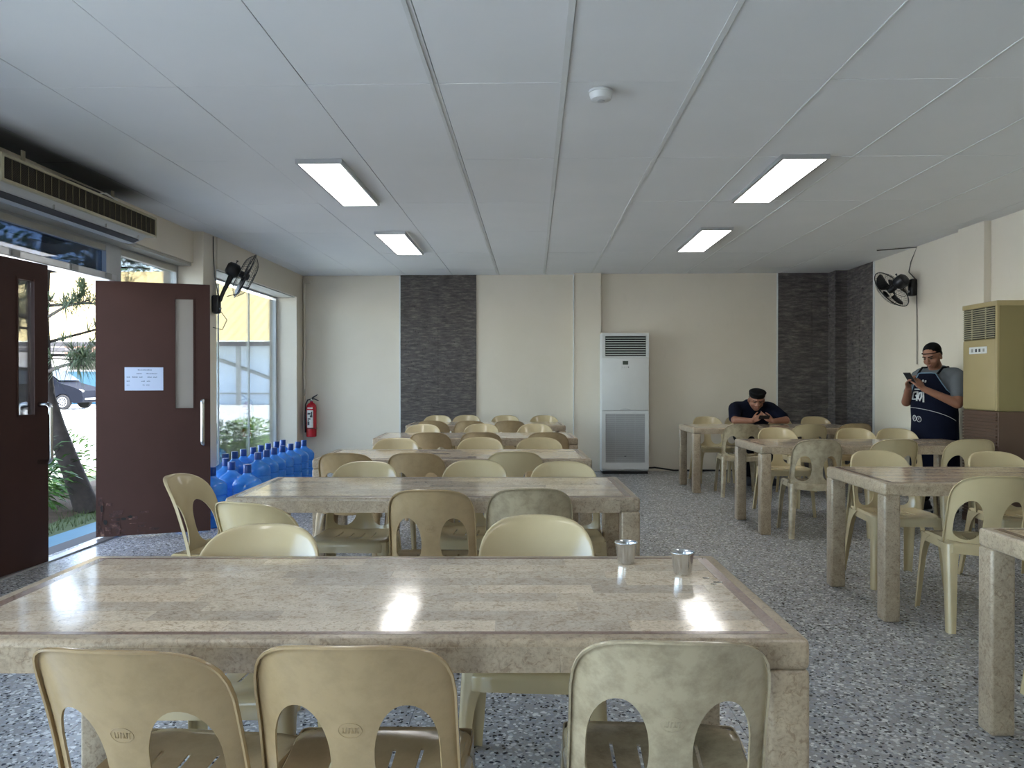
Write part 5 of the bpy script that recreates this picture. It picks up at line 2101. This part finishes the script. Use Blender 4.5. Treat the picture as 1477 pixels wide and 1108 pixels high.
# background trees beyond the roof
def far_tree(x, y, h, r, label, mat, seed):
    t = empty('distant_tree', (x, y, 0), 0, label, 'tree', 'trees beyond the yard building')
    obj('trunk', tube(BM(), [(0, 0, -0.05), (0.1, 0, h * 0.4), (0, 0.1, h * 0.7)], [0.25, 0.2, 0.1], 8), 'bark', t, smooth=True)

    def cf(rn):
        while True:
            p = Vector((rn.uniform(-1, 1), rn.uniform(-1, 1), rn.uniform(-1, 1)))
            if 0.3 < p.length < 1:
                break
        return Vector((p.x * r, p.y * r, h * 0.68 + p.z * h * 0.34)), p.normalized()
    o_ = obj('foliage', leaf_cloud(1500, cf, 0.9, 0.5, seed), mat, t)
    o_['kind'] = 'stuff'


far_tree(-30.5, 58, 14.0, 5, 'round green tree beyond the roof, seen through the clear transom', 'leaf_green', 61)
far_tree(-42, 56, 13.5, 5, 'green tree beyond the roof, seen above the doorway', 'leaf_green', 62)
far_tree(-14, 64, 10.5, 5, 'green tree beyond the roof, left of the tall window view', 'leaf_light', 63)

# car
def make_car():
    t = empty('car', (-22.0, 33.6, -0.05), 0, 'dark blue van parked across the sunlit yard, seen through the doorway', 'car')
    # side outline (x : rear - to front +), z
    low = [(-2.3, 0.35), (-2.35, 0.8), (-2.3, 1.25), (-2.1, 1.72), (-1.6, 1.84), (-0.4, 1.86), (0.35, 1.78), (0.75, 1.58), (1.25, 1.16), (1.9, 0.98), (2.25, 0.82), (2.33, 0.55), (2.3, 0.33)]
    bottom = [(1.95, 0.28)]
    for k in range(9):
        a = PI * k / 8
        bottom.append((1.42 + 0.38 * math.cos(a), 0.33 + 0.36 * math.sin(a)))
    for k in range(9):
        a = PI * k / 8
        bottom.append((-1.42 + 0.38 * math.cos(a), 0.33 + 0.36 * math.sin(a)))
    bottom.append((-1.95, 0.28))
    out = low + bottom
    bm = BM()

    def inset(z):
        return 0.86 if z < 1.0 else lerp(0.86, 0.66, (z - 1.0) / 0.86)
    A = [bm.verts.new((x, -inset(z), z)) for x, z in out]
    B = [bm.verts.new((x, inset(z), z)) for x, z in out]
    n = len(out)
    bm.faces.new(A)
    bm.faces.new(B[::-1])
    for k in range(n):
        bm.faces.new((A[k], B[k], B[(k + 1) % n], A[(k + 1) % n]))
    bmesh.ops.triangulate(bm, faces=[f for f in bm.faces if len(f.verts) > 4])
    bmesh.ops.recalc_face_normals(bm, faces=bm.faces[:])
    obj('body', bm, 'car_paint', t, smooth=30)
    for pts in ([(-1.9, 1.12), (-1.85, 1.62), (-1.0, 1.72), (-0.95, 1.12)], [(-0.88, 1.12), (-0.88, 1.72), (0.05, 1.70), (0.08, 1.12)], [(0.14, 1.12), (0.12, 1.69), (0.42, 1.62), (0.98, 1.15)]):
        for s in (-1, 1):
            bm = BM()
            vs2 = [bm.verts.new((x, s * (inset(z) + 0.012), z)) for x, z in pts]
            bm.faces.new(vs2 if s < 0 else vs2[::-1])
            solid(obj('side_window', bm, 'car_glass', t), 0.01)
    bm = BM()
    vs2 = [bm.verts.new(c) for c in ((0.50, -0.66, 1.70), (0.50, 0.66, 1.70), (1.18, 0.76, 1.24), (1.18, -0.76, 1.24))]
    bm.faces.new(vs2)
    bmesh.ops.translate(bm, verts=bm.verts[:], vec=(0.03, 0, 0.04))
    solid(obj('windscreen', bm, 'car_glass', t), 0.01)
    for x in (-1.42, 1.42):
        for s in (-1, 1):
            bm = lathe(BM(), [(0.0, -0.1), (0.20, -0.1), (0.30, -0.1), (0.325, -0.07), (0.325, 0.07), (0.30, 0.1), (0.20, 0.1), (0.0, 0.1)], 28, cap=False)
            bmesh.ops.transform(bm, matrix=Matrix.Translation((x, s * 0.78, 0.325)) @ Matrix.Rotation(PI / 2, 4, 'X'), verts=bm.verts[:])
            wh = obj('wheel', bm, 'tyre', t, smooth=True)
            bm = BM()
            for k in range(10):
                a = 2 * PI * k / 10
                tube(bm, [(x + 0.03 * math.cos(a), s * 0.885, 0.325 + 0.03 * math.sin(a)), (x + 0.20 * math.cos(a), s * 0.885, 0.325 + 0.20 * math.sin(a))], 0.016, 5)
            tube(bm, [(x + 0.205 * math.cos(2 * PI * k / 24), s * 0.885, 0.325 + 0.205 * math.sin(2 * PI * k / 24)) for k in range(24)], 0.018, 5, closed=True)
            obj('rim', bm, 'aluminium', wh, smooth='all')
    for s in (-1, 1):
        bm = BM()
        ellipsoid(bm, (2.08, s * 0.74, 0.80), (0.22, 0.12, 0.09))
        obj('headlamp', bm, 'label_white', t, smooth='all')
        obj('door_mirror', bbox(0.75, 0.9, s * 0.98 - 0.09, s * 0.98 + 0.09, 1.12, 1.27, 0.02), 'car_paint', t)
    obj('bumper_strip', bbox(2.28, 2.36, -0.7, 0.7, 0.42, 0.5, 0.01), 'grey_metal', t)


make_car()
